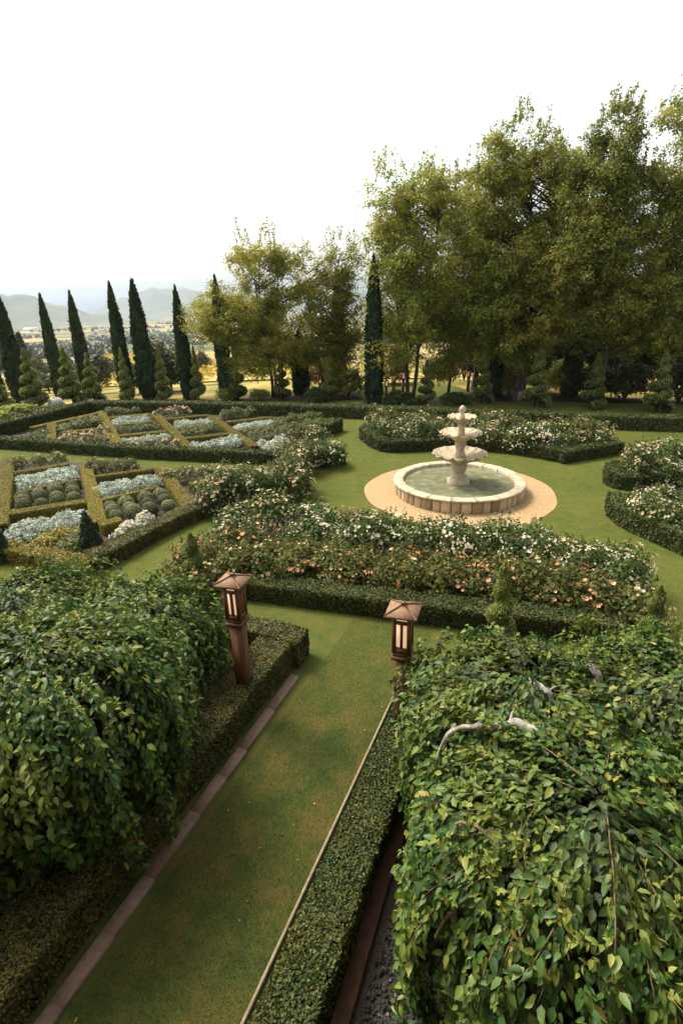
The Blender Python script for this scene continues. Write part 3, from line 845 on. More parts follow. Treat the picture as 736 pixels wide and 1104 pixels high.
W = np.array
rose_row(['peach', 'peach', 'creamy'], W([(-3.1, 9.3), (-2.55, 9.68), (-1.5, 9.98), (1.85, 8.98), (4.75, 8.2)]), .52, 'peach rose bush in the front row right behind the low dark hedge', 'peach roses in the front row of the near rose bed', s=.95)
rose_row(['peach', 'peach', 'creamy'], W([(-3.4, 9.55), (-3.0, 10.2), (-2.7, 10.55), (-2.1, 10.7), (-.75, 10.15), (1.9, 9.6), (3.8, 8.9), (5.1, 7.95)]), .55, 'peach rose bush in the second row, between front peach roses and white roses', 'peach roses in the second row of the near rose bed', s=1.0)
rose_row(['white'], W([(-2.4, 11.2), (-1.6, 11.7), (-.5, 11.2), (1.4, 10.35), (2.9, 10.25), (4.3, 9.65), (5.1, 8.75)]), .62, 'white rose bush in the middle of the near bed behind the peach roses', 'white roses in the middle of the near rose bed', s=.98)
rose_row(['white', 'white', 'cream'], W([(-2.65, 11.75), (-1.95, 12.45), (-.5, 12.0), (1.5, 11.0), (3.2, 11.05), (4.6, 10.4), (5.45, 9.1)]), .62, 'white rose bush in the row nearest the fountain gravel', 'white roses bordering the fountain gravel', s=1.02)
rose_row(['cream', 'creamy'], W([(1.7, 23.2), (3.5, 22.3), (5, 21.7), (7.6, 20.9), (10.1, 20.2)]), .7, 'cream and apricot rose bush in the back row behind the fountain', 'roses in the back row behind the fountain', s=1.15)
rose_row(['cream', 'white', 'creamy'], W([(1.75, 22.3), (3.4, 21.7), (5, 21.0), (7.7, 20.1), (9.9, 19.7)]), .7, 'pale rose bush in the middle row of the bed behind the fountain', 'roses in the middle row behind the fountain', s=1.12)
rose_row(['cream', 'white'], W([(1.9, 21.2), (3.6, 20.75), (5.9, 20.2), (7.9, 18.9), (9.6, 19.4)]), .66, 'dark leaved rose bush in the front row behind the fountain', 'roses in the front row behind the fountain', s=1.0)
rose_row(['cream', 'white'], GL([(692, 528), (712, 522), (745, 524), (800, 532)], .85), .55, 'white rose bush in the back row of the lower right bed', 'roses in the back row of the lower right bed', s=.9)
rose_row(['cream', 'white'], GL([(692, 537), (722, 543), (760, 556), (800, 575)], .8), .52, 'white rose bush right behind the curving right hedge', 'roses behind the curving right hedge', s=.8)
rose_row(['white', 'cream'], GL([(688, 486), (708, 483), (745, 482), (790, 484)], .95), .55, 'white rose bush in the back row of the upper right bed', 'roses in the back row of the upper right bed', s=1.1)
rose_row(['white', 'cream'], GL([(694, 494), (722, 496), (760, 500), (790, 505)], .8), .52, 'white rose bush in the front row of the upper right bed', 'roses in the front row of the upper right bed', s=.85)
rose_row(['cream'], GL([(224, 517), (258, 504), (290, 500), (321, 502)], .9), .55, 'cream rose bush in the back row at the right tip of the near parterre', 'roses in the back row at the tip of the near parterre', s=1.05)
rose_row(['cream', 'white'], GL([(226, 526), (262, 517), (300, 514), (320, 513)], .75), .55, 'cream rose bush in the front row at the right tip of the near parterre', 'roses in the front row at the tip of the near parterre', s=.95)
rose_row(['cream', 'creamy'], GL([(308, 476), (322, 468), (338, 459)], 1.0), .6, 'cream rose bush in the row at the back tip of the far parterre', 'roses in the back row at the tip of the far parterre', s=1.0)
rose_row(['cream', 'white'], GL([(312, 487), (330, 479), (350, 474)], 1.0), .55, 'cream rose bush just behind the stout hedge block at the far parterre tip', 'roses behind the stout hedge block', s=1.1)
rose_row(['creamy', 'cream'], GL([(21, 497), (62, 492)], .4), .5, 'small pale rose bush behind the left silver plot', 'small roses behind the left silver plot', s=.62, jit=.05)
rose_row(['creamy', 'cream'], GL([(97, 500), (142, 500)], .4), .5, 'small pale rose bush behind the right silver plot', 'small roses behind the right silver plot', s=.62, jit=.05)
rose_row(['cream'], GL([(184, 508), (210, 505), (238, 504)], .45), .5, 'small cream rose bush beside the right golden strip of the near parterre', 'small cream roses beside the golden strip', s=.72, jit=.05)
bh = off_line(FHR, -1.25)
rose_row(['creamy', 'white', 'creamy'], bh[6:], 1.0, 'low pale flowering bush just behind the long back hedge', 'flowering bushes behind the long back hedge', s=.55, jit=.25)


def make_mound(mat, rx, rz, n, ls, name, cat, tpl=T_DIA, petal=None):
    root = empty(name); root['category'] = cat
    mb = MB(); leaf_cloud(mb, n, rx, rz, ls, tpl, shell=.5, seed=rng.uniform(0, 9), lumps=.16); mb.build('foliage', mat, root)
    if petal:
        mb = MB(); blossoms(mb, 26, rx, rz, .08, lumps=.1); mb.build('blossoms', petal, root)
    return Proto(root)


def make_ball(mat):
    root = empty('clipped_ball'); root['category'] = 'clipped shrub'
    mb = MB(); n = 2200; d = unit(rnd(n)); d = d[d[:, 2] > -.55]
    cards(mb, d * .205 * (1 + .03 * rng.normal(size=(len(d), 1))) + np.array([0, 0, .2]), unit(d + .4 * rnd(len(d))), rnd(len(d)), .032, T_DIA)
    mb.build('foliage', mat, root)
    mb = MB(); k = 10
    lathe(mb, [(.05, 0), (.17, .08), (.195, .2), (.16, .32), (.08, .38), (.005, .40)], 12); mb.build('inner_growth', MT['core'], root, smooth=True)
    return Proto(root)


PM = {
    'silver': [make_mound(MT['silver'], .28, .32, 330, .07, 'silver_plant', 'silver plant') for _ in range(3)],
    'green': [make_mound(MT['green'], .32, .36, 330, .075, 'green_shrub', 'low shrub') for _ in range(2)],
    'grey': [make_mound(MT['grey'], .30, .34, 330, .07, 'grey_green_shrub', 'low shrub') for _ in range(2)],
    'yellow': [make_mound(MT['yellow'], .26, .30, 300, .07, 'yellow_shrub', 'low shrub') for _ in range(2)],
    'pinkwhite': [make_mound(MT['grey'], .32, .42, 260, .07, 'flowering_plant', 'flowering plant', petal=MT['cream_p']) for _ in range(2)],
    'whitef': [make_mound(MT['silver'], .28, .40, 260, .07, 'flowering_plant', 'flowering plant', petal=MT['white_p']) for _ in range(2)],
}
MT['ball'] = leaf_mat('clipped_ball_leaf', [(0, (.10, .125, .06)), (.5, (.18, .20, .09)), (1, (.28, .28, .13))], trans=.1, rough=.7)
BALL = [make_ball(MT['ball']), make_ball(MT['grey'])]


def fill(kind, quad, nu, nv, label, group, s=1.0, z=.2, jit=.07):
    q = GL(quad, z)
    for i in range(nu):
        for j in range(nv):
            a, b = (i + .5) / nu, (j + .5) / nv
            p = (q[0] * (1 - a) + q[1] * a) * (1 - b) + (q[3] * (1 - a) + q[2] * a) * b
            sc = s * .9 * random.uniform(.85, 1.2)
            random.choice(PM[kind]).put(loc=(p[0] + random.gauss(0, jit), p[1] + random.gauss(0, jit), .006), rz=random.uniform(0, 6.28), scale=(sc, sc, sc * random.uniform(.8, 1.25)), label=label, group=group)


# near parterre
fill('silver', [(20, 514), (80, 503), (86, 514), (21, 527)], 7, 3, 'silver leaved plant in the plot behind the left clipped balls', 'silver plants of the left near plot', 1.0)
fill('silver', [(104, 526), (163, 513), (172, 522), (108, 536)], 7, 3, 'silver leaved plant in the plot behind the right clipped balls', 'silver plants of the right near plot', 1.0)
fill('silver', [(12, 567), (86, 551), (90, 562), (12, 583)], 9, 3, 'silver leaved plant in front of the left clipped balls', 'silver plants in front of the left balls', .95)
fill('yellow', [(35, 583), (90, 566), (92, 574), (45, 588)], 6, 2, 'yellow green plant in front of the silver patch', 'yellow green plants behind the golden front hedge', .9)
fill('green', [(62, 588), (94, 577), (96, 588), (80, 594)], 4, 2, 'fresh green plant left of the small cone', 'green plants left of the small cone', .9)
fill('whitef', [(122, 577), (162, 559), (166, 566), (134, 589)], 5, 3, 'white flowering plant right of the small cone, inside the curving hedge', 'white flowers inside the curving hedge', 1.0)
for bx, by, ux, uy, rows in (((145, 272), None, None, None, 0),):
    pass
BA = [((24.5, 535), (26, 546)), ((42, 532), (45, 543)), ((60, 528.5), (62.5, 540)), ((78, 525), (80, 536))]
BB = [((118.5, 545), (125, 556)), ((136, 542), (144, 553)), ((157, 537), (162, 549)), ((173, 533), (181.5, 544))]
for cols_, lab, grp in ((BA, 'clipped grey green ball in the left block of balls', 'clipped balls of the left near plot'), (BB, 'clipped grey green ball in the right block of balls', 'clipped balls of the right near plot')):
    for ci, (t, b) in enumerate(cols_):
        p, q = G(*t, .22), G(*b, .22)
        for j in range(3):
            c = p + (q - p) * (j / 2)
            s = random.uniform(.92, 1.08)
            random.choice(BALL).put(loc=(c[0], c[1], .004), rz=random.uniform(0, 6), scale=(s, s, s * random.uniform(.9, 1.1)), label=lab, group=grp)
# far parterre
fill('green', [(66, 460), (106, 450), (109, 457), (68, 463)], 7, 3, 'green shrub in the back left plot of the far parterre', 'green shrubs of the back left far plot', 1.1)
fill('pinkwhite', [(70, 471), (112, 466), (120, 477), (66, 478)], 7, 2, 'pale flowering plant in the front left plot of the far parterre', 'pale flowers of the front left far plot', 1.05)
fill('green', [(116, 445), (148, 441), (150, 444), (118, 447)], 6, 1, 'low pale green shrub behind the second far plot, against the back hedge', 'low shrubs behind the second far plot', 1.1)
fill('silver', [(121, 454), (158, 449.5), (163, 454), (124, 458)], 7, 2, 'silver plant at the back of the second far plot', 'silver plants of the second far plot', 1.0)
fill('grey', [(127, 461), (166, 456), (173, 461.5), (131, 466)], 7, 2, 'grey green shrub in the middle of the second far plot', 'grey shrubs of the second far plot', .95)
fill('silver', [(131, 474), (180, 469), (184, 473), (134, 478)], 8, 1, 'silver plant at the front of the second far plot', 'silver plants at the front of the second far plot', 1.0)
fill('pinkwhite', [(136, 480), (188, 475), (198, 482), (140, 483)], 7, 1, 'pale flowering plant along the hedge between the parterres', 'pale flowers along the hedge between the parterres', .95)
fill('pinkwhite', [(170, 447), (206, 442), (208, 445.5), (174, 449.5)], 5, 1, 'cream flowering shrub behind the third far plot, against the back hedge', 'cream flowering shrubs behind the third far plot', 1.2)
fill('silver', [(185, 457), (224, 451.5), (229, 457), (191, 461)], 7, 2, 'silver plant at the back of the third far plot', 'silver plants of the third far plot', 1.0)
fill('green', [(193, 464), (232, 459), (240, 464), (199, 469)], 6, 2, 'green shrub in the middle of the third far plot', 'green shrubs of the third far plot', .95)
fill('silver', [(207, 480), (252, 471), (262, 478), (212, 486)], 7, 2, 'silver plant at the front of the third far plot', 'silver plants at the front of the third far plot', 1.05)
fill('green', [(238, 447), (272, 442.5), (276, 446), (241, 450)], 5, 1, 'green shrub behind the rightmost far plot, against the back hedge', 'green shrubs behind the rightmost far plot', 1.3)
fill('silver', [(252, 459), (290, 454), (294, 458), (257, 463)], 7, 2, 'silver plant at the back of the rightmost far plot', 'silver plants of the rightmost far plot', 1.0)
fill('grey', [(262, 467), (300, 460), (308, 468), (275, 475)], 5, 3, 'grey green shrub in the middle of the rightmost far plot', 'grey shrubs of the rightmost far plot', 1.1)
fill('whitef', [(282, 481), (306, 474), (312, 480), (290, 487)], 4, 2, 'whitish plant at the tip of the rightmost far plot', 'whitish plants at the tip of the rightmost far plot', 1.1)
fill('green', [(302, 451), (343, 447), (346, 451), (308, 455)], 6, 1, 'green shrub against the back hedge behind the cream roses', 'green shrubs behind the cream roses', 1.25)
fill('green', [(300, 460), (345, 453), (345, 462), (312, 472)], 6, 3, 'green shrub between the rightmost far plot and the cream roses', 'green shrubs at the tip of the far parterre', 1.1)
fill('grey', [(16, 474), (50, 465), (51, 471), (22, 479)], 6, 2, 'pale green shrub left of the leftmost golden strip', 'pale shrubs left of the leftmost golden strip', 1.1)
fill('green', [(-5, 463), (40, 447), (70, 437), (20, 448)], 5, 1, 'light green shrub behind the slanting left hedge', 'light shrubs behind the slanting left hedge', 1.6, jit=.3)


# ------------------------------------------------------------------ topiary
def make_spiral(turns, n, hand=1, fat=1.0):
    """unit spiral: 1 m tall, tapered cushion winding round a stem"""
    root = empty('spiral_topiary'); root['category'] = 'topiary'
    t = np.linspace(0, 1, 140); a = hand * t * turns * 2 * math.pi
    pitch = .88 * 1.25 * (1 - t) ** .25 / turns
    tubeR = np.maximum(.40 * fat * pitch * (1 - t * .35), .016); R = np.maximum(.25 - .235 * t - tubeR, .012)
    C = np.stack([R * np.cos(a), R * np.sin(a), .07 + .88 * (1 - (1 - t) ** 1.25)], 1)
    mb = MB(); tube(mb, C, tubeR * .86, 8, 1)
    tube(mb, [(0, 0, 0), (0, 0, .5), (0, 0, .97)], (.02, .016, .008), 6, 1)
    u = rng.beta(1, 1.7, n); th = rng.uniform(0, 2 * math.pi, n)
    cc = np.stack([np.interp(u, t, C[:, i]) for i in range(3)], 1); rr = np.interp(u, t, tubeR)
    tg = np.stack([np.interp(u, t, g_) for g_ in np.gradient(C, axis=0).T], 1); tg = unit(tg)
    s1 = unit(np.cross(tg, np.array([0, 0, 1.0]))); s2 = np.cross(s1, tg)
    nn = s1 * np.cos(th)[:, None] + s2 * np.sin(th)[:, None]
    P = cc + nn * (rr * (1 + .09 * rng.normal(size=n)))[:, None] * np.array([1, 1, .82])
    cards(mb, P, unit(nn + .6 * rnd(n)), rnd(n) + .4 * nn, .022 * rng.uniform(.7, 1.3, n), T_DIA, 0)
    # finial
    m = n // 14; d = unit(rnd(m)); P = d * np.array([.026, .026, .085]) * rng.uniform(.6, 1.05, (m, 1)) + np.array([0, 0, .93])
    cards(mb, P, unit(d + .6 * rnd(m)), rnd(m) + np.array([0, 0, .8]), .026, T_DIA, 0)
    mb.build('foliage', [MT['spiral'], MT['core']], root)
    return Proto(root)


PS = [make_spiral(4.6, 9000, 1), make_spiral(5.0, 9000, 1, 1.04), make_spiral(4.3, 9000, -1, .96)]
SP = [  # base x, base y, top y, width px (photo), label
    (6, 452, 407, 34, 'squat spiral topiary at the very left edge behind the slanting hedge', 0),
    (40, 443, 377, 32, 'large spiral topiary beside the pale boulder, leftmost complete one', 0),
    (80, 440, 374, 30, 'spiral topiary just right of the pale boulder', 1),
    (103, 438, 381, 25, 'spiral topiary right behind the corner of the back hedge', 0),
    (139, 436, 375, 19, 'slim spiral topiary in front of the cypress above the golden field', 1),
    (178, 434, 374, 21, 'spiral topiary just right of the tallest cypress', 1),
    (215, 434, 374, 19, 'spiral topiary in front of the cypress left of the airy tree', 0),
    (257, 434, 372, 23, 'spiral topiary under the left half of the airy tree', 2),
    (305, 434, 385, 22, 'spiral topiary under the right half of the airy tree, left of a dark column', 2),
    (356, 435, 385, 23, 'spiral topiary between the dark column and the lone cypress', 2),
    (403, 437, 370, 24, 'spiral topiary at the foot of the lone cypress', 1),
    (459, 438, 389, 24, 'spiral topiary left of the slim trunk on the far lawn', 0),
    (519, 438, 377, 25, 'spiral topiary right of the far lawn', 0),
    (576, 441, 374, 33, 'tall spiral topiary right of the whitewashed trunk', 0),
    (637, 443, 380, 30, 'spiral topiary in front of the dark evergreen shrubs', 1),
    (706, 447, 378, 34, 'rightmost spiral topiary along the back hedge', 0)]
for bx, by, ty, wpx, lab, k in SP:
    X, Y = G(bx, by - 3, 0)
    h = ZAT(bx, ty, X, Y); dep = Y * _f[1] - (1 - CAM_H) * math.sin(PITCH) * -1 * -1
    dep = np.dot(np.array([X, Y, 1 - CAM_H]), _f); wid = wpx / FPX * dep
    PS[k].put(loc=(X, Y, 0), rz=random.uniform(0, 6.28), scale=(wid / .5, wid / .5, h), label=lab, group='spirals along the back hedge')
for bx, by, ty, wpx, lab, k in ((214, 640, 574, 38, 'small spiral topiary at the left end of the peach roses', 2), (536, 692, 606, 38, 'small spiral topiary in front of the middle of the peach roses', 1), (694, 712, 628, 40, 'small spiral topiary at the right end of the peach roses', 1)):
    X, Y = G(bx, by, 0); h = ZAT(bx, ty, X, Y); dep = np.dot(np.array([X, Y, .5 - CAM_H]), _f); wid = wpx / FPX * dep
    pr = Proto(make_spiral(3.1, 14000, 1, .95).o)
    pr.put(loc=(X, Y, 0), rz=random.uniform(0, 6), scale=(wid / .5, wid / .5, h), label=lab, group='small spirals of the near rose bed')


def make_cone():
    root = empty('cone_topiary'); root['category'] = 'topiary'
    mb = MB(); n = 3000; u = 1 - np.sqrt(rng.uniform(0, 1, n)); a = rng.uniform(0, 6.28, n)
    r = .24 * (1 - u) + .02; d = np.stack([np.cos(a), np.sin(a), np.full(n, .3)], 1)
    P = np.stack([r * np.cos(a), r * np.sin(a), .03 + u], 1) + d * rng.normal(size=(n, 1)) * .02
    cards(mb, P, unit(d + .6 * rnd(n)), rnd(n) + np.array([0, 0, .4]), .06, T_DIA)
    lathe(mb, [(.2, 0), (.02, .95)], 12, 1)
    mb.build('foliage', [MT['cyp'], MT['core']], root); return Proto(root)


cone = make_cone()
for bx, by, ty, lab in ((101, 597, 550, 'small dark cone at the foot of the middle golden strip'), (2, 604, 560, 'small dark cone at the left edge behind the vines')):
    X, Y = G(bx, by); h = ZAT(bx, ty, X, Y); cone.put(loc=(X, Y, 0), rz=1.0, scale=(1.1, 1.1, h), label=lab, group='small cones of the near parterre')


def make_cypress(n, wob):
    root = empty('cypress_tree'); root['category'] = 'cypress'
    mb = MB(); u = rng.beta(1, 1.25, n); a = rng.uniform(0, 6.28, n)
    prof = lambda t: .5 * np.interp(t, [0, .05, .2, .45, .7, .88, 1], [.72, .88, 1, .95, .72, .40, .02])
    r = prof(u) * rng.uniform(.8, 1.04, n) * (1 + .10 * np.sin(a * 3 + u * 17 + wob) + .07 * np.sin(a * 5 - u * 31))
    P = np.stack([r * np.cos(a), r * np.sin(a), .01 + u * .97], 1)
    # the unit tree is 1 m wide and 1 m tall, scaled on placing: cards kept upright
    d = np.stack([np.cos(a), np.sin(a), np.zeros(n)], 1)
    cards(mb, P * np.array([1, 1, 7.0]), unit(d + .5 * rnd(n)), np.array([0, 0, 1.0]) + .4 * rnd(n) + d * .15, np.interp(u, [0, .8, 1], [.2, .17, .10]) * rng.uniform(.6, 1.4, n), T_HEX)
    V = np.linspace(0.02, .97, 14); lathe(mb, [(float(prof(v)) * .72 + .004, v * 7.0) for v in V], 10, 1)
    mb.build('crown', [MT['cyp'], MT['core']], root)
    mb = MB(); tube(mb, [(0, 0, -.6), (0, 0, .6), (0, 0, 1.4)], (.09, .07, .05), 7); mb.build('trunk', MT['bark'], root)
    return Proto(root)


PC = [make_cypress(7500, 0), make_cypress(7500, 2.1), make_cypress(7500, 4.0)]
CY = [(23, 427, 308, 23, 'thick cypress at the left edge, leaning out of the picture'),
      (64, 414, 313, 16, 'slim cypress second from the left'),
      (94, 412, 310, 17, 'slim cypress above the spiral topiaries, third from the left'),
      (139, 430, 300, 18, 'slim cypress left of the tallest one, above the golden field'),
      (162, 430, 297, 23, 'thick tall cypress with the highest tip left of the airy tree'),
      (204, 430, 304, 18, 'slim cypress just left of the airy tree'),
      (245, 431, 293, 18, 'cypress half hidden by the left side of the airy tree'),
      (325, 425, 352, 22, 'dark cypress behind the airy tree, only its foot showing clearly'),
      (366, 420, 285, 18, 'cypress behind the thin right-hand part of the airy tree'),
      (403, 437, 270, 23, 'lone cypress between the airy tree and the tall trees'),
      (-4, 424, 338, 22, 'cypress cut by the left edge of the picture'),
      (532, 428, 340, 22, 'dark cypress behind the spiral right of the far lawn'),
      (612, 428, 340, 24, 'dark cypress deep in the shade of the tall trees')]
for bx, by, ty, wpx, lab in CY:
    X, Y = G(bx, by, 0); zb = float(terrain(X, Y)); tpx = bx - (24 if bx < 60 else 16 if bx < 130 else 10 if bx < 260 else 4)
    top = ZAT(tpx, ty, X, Y); dep = np.dot(np.array([X, Y, 2 - CAM_H]), _f); wid = wpx / FPX * dep * .78
    random.choice(PC).put(loc=(X, Y, zb - .05), rz=random.uniform(0, 6.28), scale=(wid, wid, (top - zb) / 7.0), label=lab, group='cypress row behind the garden')


# ------------------------------------------------------------------ broad-leaved trees
def make_tree(name, label, X, Y, H, blobs, n_limb, leaves, ls, mat, trunks=1, trunk_r=.16, base_z=0.0, bark='bark', shoots=14, group=None, cat='tree', wash=False):
    """blobs: crown lobes (dx, dy, z, rx, rz) round the foot; limbs run from the trunk into the lobes and carry the leaves"""
    root = empty(name, (X, Y, base_z), 0, label, cat, group)
    tr = MB(); lf = MB()
    stems = []
    for q in range(trunks):
        a = rng.uniform(0, 6.28); lean = .0 if trunks == 1 else rng.uniform(.06, .16)
        zz = np.linspace(-.2, H * .82, 12)
        off0 = 0 if trunks == 1 else .12
        xs = off0 * math.cos(a) + lean * zz * math.cos(a) + .12 * np.sin(zz * .8 + q)
        ys = off0 * math.sin(a) + lean * zz * math.sin(a) + .12 * np.cos(zz * .7 + q)
        pts = np.stack([xs - xs[0] + off0 * math.cos(a), ys - ys[0] + off0 * math.sin(a), zz], 1); stems.append(pts)
        rad = trunk_r * (1 if trunks == 1 else .75) * np.linspace(1.1, .12, 12); rad[0] *= 1.35
        tube(tr, pts, rad, 9)
    B = np.array(blobs, float); vol = B[:, 3] ** 2 * B[:, 4]; pb = vol / vol.sum()
    anchors = []; dirs = []; spread = []
    for q in range(n_limb):
        b = B[rng.choice(len(B), p=pb)]
        d = unit(rnd(1))[0]; r = rng.uniform(.25, 1) ** .45
        e = np.array([b[0] + d[0] * b[3] * r, b[1] + d[1] * b[3] * r, b[2] + d[2] * b[4] * r])
        st = stems[rng.integers(len(stems))]
        hr = math.hypot(e[0], e[1]); za = np.clip(e[2] - hr * rng.uniform(.25, .75) - .3, min(2.2, H * .25) + rng.uniform(0, 1.2), H * .78)
        s = np.array([np.interp(za, st[:, 2], st[:, 0]), np.interp(za, st[:, 2], st[:, 1]), za])
        L = np.linalg.norm(e - s)
        mid = s + (e - s) * .5 + np.array([0, 0, .10 * L]) + rnd(1)[0] * .11 * L
        t = np.linspace(0, 1, 7)[:, None]; C = (1 - t) ** 2 * s + 2 * t * (1 - t) * mid + t ** 2 * e
        r0 = min(trunk_r * .4, .012 + .008 * L)
        tube(tr, C, np.linspace(r0, .006, 7), 5, cap=False)
        for f, w in ((.78, .75), (1.0, 1.0)):
            c = (1 - f) ** 2 * s + 2 * f * (1 - f) * mid + f ** 2 * e
            anchors.append(c); dirs.append(unit((e - s)[None])[0]); spread.append(w * rng.uniform(.75, 1.25))
            for _ in range(2):    # side twigs
                tw = unit(rnd(1) + np.array([[0, 0, .25]]))[0] * rng.uniform(.35, .8)
                tube(tr, [c, c + tw * .6 + rnd(1)[0] * .04, c + tw], (.010, .007, .004), 4, cap=False)
                anchors.append(c + tw * .9); dirs.append(tw / np.linalg.norm(tw)); spread.append(rng.uniform(.55, .95))
    # thin upright shoots at the top
    for q in range(shoots):
        b = B[rng.choice(len(B), p=(B[:, 2] + B[:, 4]) ** 4 / ((B[:, 2] + B[:, 4]) ** 4).sum())]
        a = rng.uniform(0, 6.28); rr = rng.uniform(0, .75)
        s = np.array([b[0] + math.cos(a) * b[3] * rr, b[1] + math.sin(a) * b[3] * rr, b[2] + b[4] * math.sqrt(1 - rr * rr) * .85])
        L = rng.uniform(.4, 1.2); e = s + np.array([rng.normal() * .15, rng.normal() * .15, 1]) * L
        tube(tr, [s, (s + e) / 2 + rnd(1)[0] * .05, e], (.014, .009, .004), 4, cap=False)
        for f in np.linspace(.2, 1, 6):
            anchors.append(s + (e - s) * f); dirs.append(np.array([0, 0, 1.0])); spread.append(.26)
    A = np.array(anchors); D = np.array(dirs); S = np.array(spread)
    idx = rng.choice(len(A), leaves, p=S ** 2 / (S ** 2).sum())
    dd = unit(rnd(leaves) + np.array([0, 0, .35])); dP = dd * (rng.uniform(0, 1, (leaves, 1)) ** .45) * (S[idx, None] * .52) * (1 + .25 * rng.normal(size=(leaves, 1))) * np.array([1, 1, .72])
    P = A[idx] + dP
    out = unit(P - np.array([0, 0, H * .55]))
    N = unit(unit(dP) * .9 + out * .2 + np.array([0, 0, .45]) + .4 * rnd(leaves)); T = D[idx] * .5 + rnd(leaves) * .8 + np.array([0, 0, -.35])
    cards(lf, P, N, T, ls * rng.uniform(.65, 1.4, leaves), T_HEX)
    t_o = tr.build('trunk', MT[bark], root, smooth=True); lf.build('crown', mat, root)
    if wash:
        mb = MB(); st = stems[0]
        zz = np.linspace(0, .5, 5); tube(mb, np.stack([np.interp(zz, st[:, 2], st[:, 0]), np.interp(zz, st[:, 2], st[:, 1]), zz], 1), np.interp(zz, [0, .5], [trunk_r * 1.0, trunk_r * .92]), 10, cap=False)
        mb.build('whitewash', MT['limewash'], t_o)
    return root


def crown(X, Y, spec):
    """crown lobes measured on the photo: (px, py, rx px, ry px, depth shift)"""
    out = []
    for px, py, rx, ry, dy in spec:
        YY = Y + dy
        d = _f * FPX + _r * (px - 368) - _u * (py - 552); t = YY / d[1]
        x, z = d[0] * t, CAM_H + d[2] * t
        dep = np.dot(np.array([x, YY, z - CAM_H]), _f); k = dep / FPX
        out.append((x - X, dy, z - .12 * ry * k, rx * k, ry * k * .84))
    return out


def tree_at(name, label, bx, by, top, spec, **kw):
    X, Y = G(bx, by, 0)
    cr = crown(X, Y, spec); H = max(c[2] + c[4] for c in cr)
    return make_tree(name, label, X, Y, H, cr, **kw)


GR = 'broad leaved trees behind the garden'
tree_at('leafy_tree', 'airy yellow green tree with several stems left of the lone cypress', 296, 428, 243,
        [(285, 283, 36, 36, 0), (252, 340, 52, 42, 0), (312, 300, 34, 40, .8), (320, 350, 34, 45, 0), (235, 345, 34, 26, -.4), (283, 385, 44, 24, -.6), (265, 275, 20, 22, 0)],
        n_limb=220, leaves=76000, ls=.10, mat=MT['treelight'], trunks=3, trunk_r=.13, shoots=22, group=GR)
tree_at('leafy_tree', 'thin sparse tree between the airy tree and the lone cypress', 352, 424, 255,
        [(368, 280, 24, 32, 0), (350, 320, 30, 40, 0), (377, 340, 26, 42, 0), (350, 380, 34, 26, 0)],
        n_limb=130, leaves=36000, ls=.10, mat=MT['treelight'], trunks=2, trunk_r=.1, shoots=10, group=GR)
tree_at('leafy_tree', 'two stemmed tree just right of the lone cypress', 441, 433, 165,
        [(415, 215, 24, 46, 0), (455, 215, 34, 42, .5), (430, 275, 44, 40, 0), (470, 280, 36, 44, 0), (440, 335, 44, 36, 0), (425, 375, 34, 24, -.5)],
        n_limb=230, leaves=64000, ls=.105, mat=MT['tree'], trunks=2, trunk_r=.15, shoots=40, group=GR)
tree_at('leafy_tree', 'slim dark tree standing on the far round lawn', 482, 428, 300,
        [(482, 365, 26, 34, 0), (492, 330, 34, 30, 0), (475, 395, 20, 16, 0)],
        n_limb=90, leaves=24000, ls=.105, mat=MT['tree'], trunks=1, trunk_r=.1, shoots=4, group=GR)
tree_at('leafy_tree', 'tallest broad tree, its trunk foot painted white', 556, 432, 120,
        [(560, 165, 48, 42, 0), (525, 205, 40, 50, 0), (600, 200, 44, 46, .5), (545, 265, 56, 50, 0), (600, 280, 50, 46, -.5), (520, 320, 40, 38, 0), (575, 335, 56, 36, -.6), (555, 375, 50, 20, -.3)],
        n_limb=400, leaves=125000, ls=.11, mat=MT['tree'], trunks=2, trunk_r=.2, shoots=44, group=GR, wash=True)
tree_at('leafy_tree', 'tall tree with upright wispy tips right of the tallest one', 640, 436, 110,
        [(662, 160, 34, 50, 0), (640, 205, 44, 44, 0), (680, 220, 40, 50, 0), (625, 275, 48, 46, -.7), (680, 290, 48, 44, 0), (645, 335, 54, 36, 0), (690, 350, 44, 26, 0)],
        n_limb=340, leaves=108000, ls=.11, mat=MT['tree'], trunks=1, trunk_r=.2, shoots=70, group=GR)
tree_at('leafy_tree', 'tall tree cut by the right edge of the picture', 742, 436, 100,
        [(735, 150, 34, 54, 0), (765, 200, 50, 60, 0), (722, 235, 34, 44, 0), (740, 300, 48, 50, 0), (790, 290, 50, 60, 0), (735, 355, 46, 32, 0)],
        n_limb=290, leaves=90000, ls=.11, mat=MT['tree'], trunks=1, trunk_r=.2, shoots=44, group=GR)
tree_at('leafy_tree', 'dense tree filling the gap behind the two stemmed tree', 510, 420, 190,
        [(495, 220, 34, 36, 0), (505, 285, 44, 46, 0), (480, 330, 40, 40, 0), (530, 350, 40, 40, 0)],
        n_limb=170, leaves=52000, ls=.11, mat=MT['tree'], trunks=1, trunk_r=.18, shoots=16, group=GR)
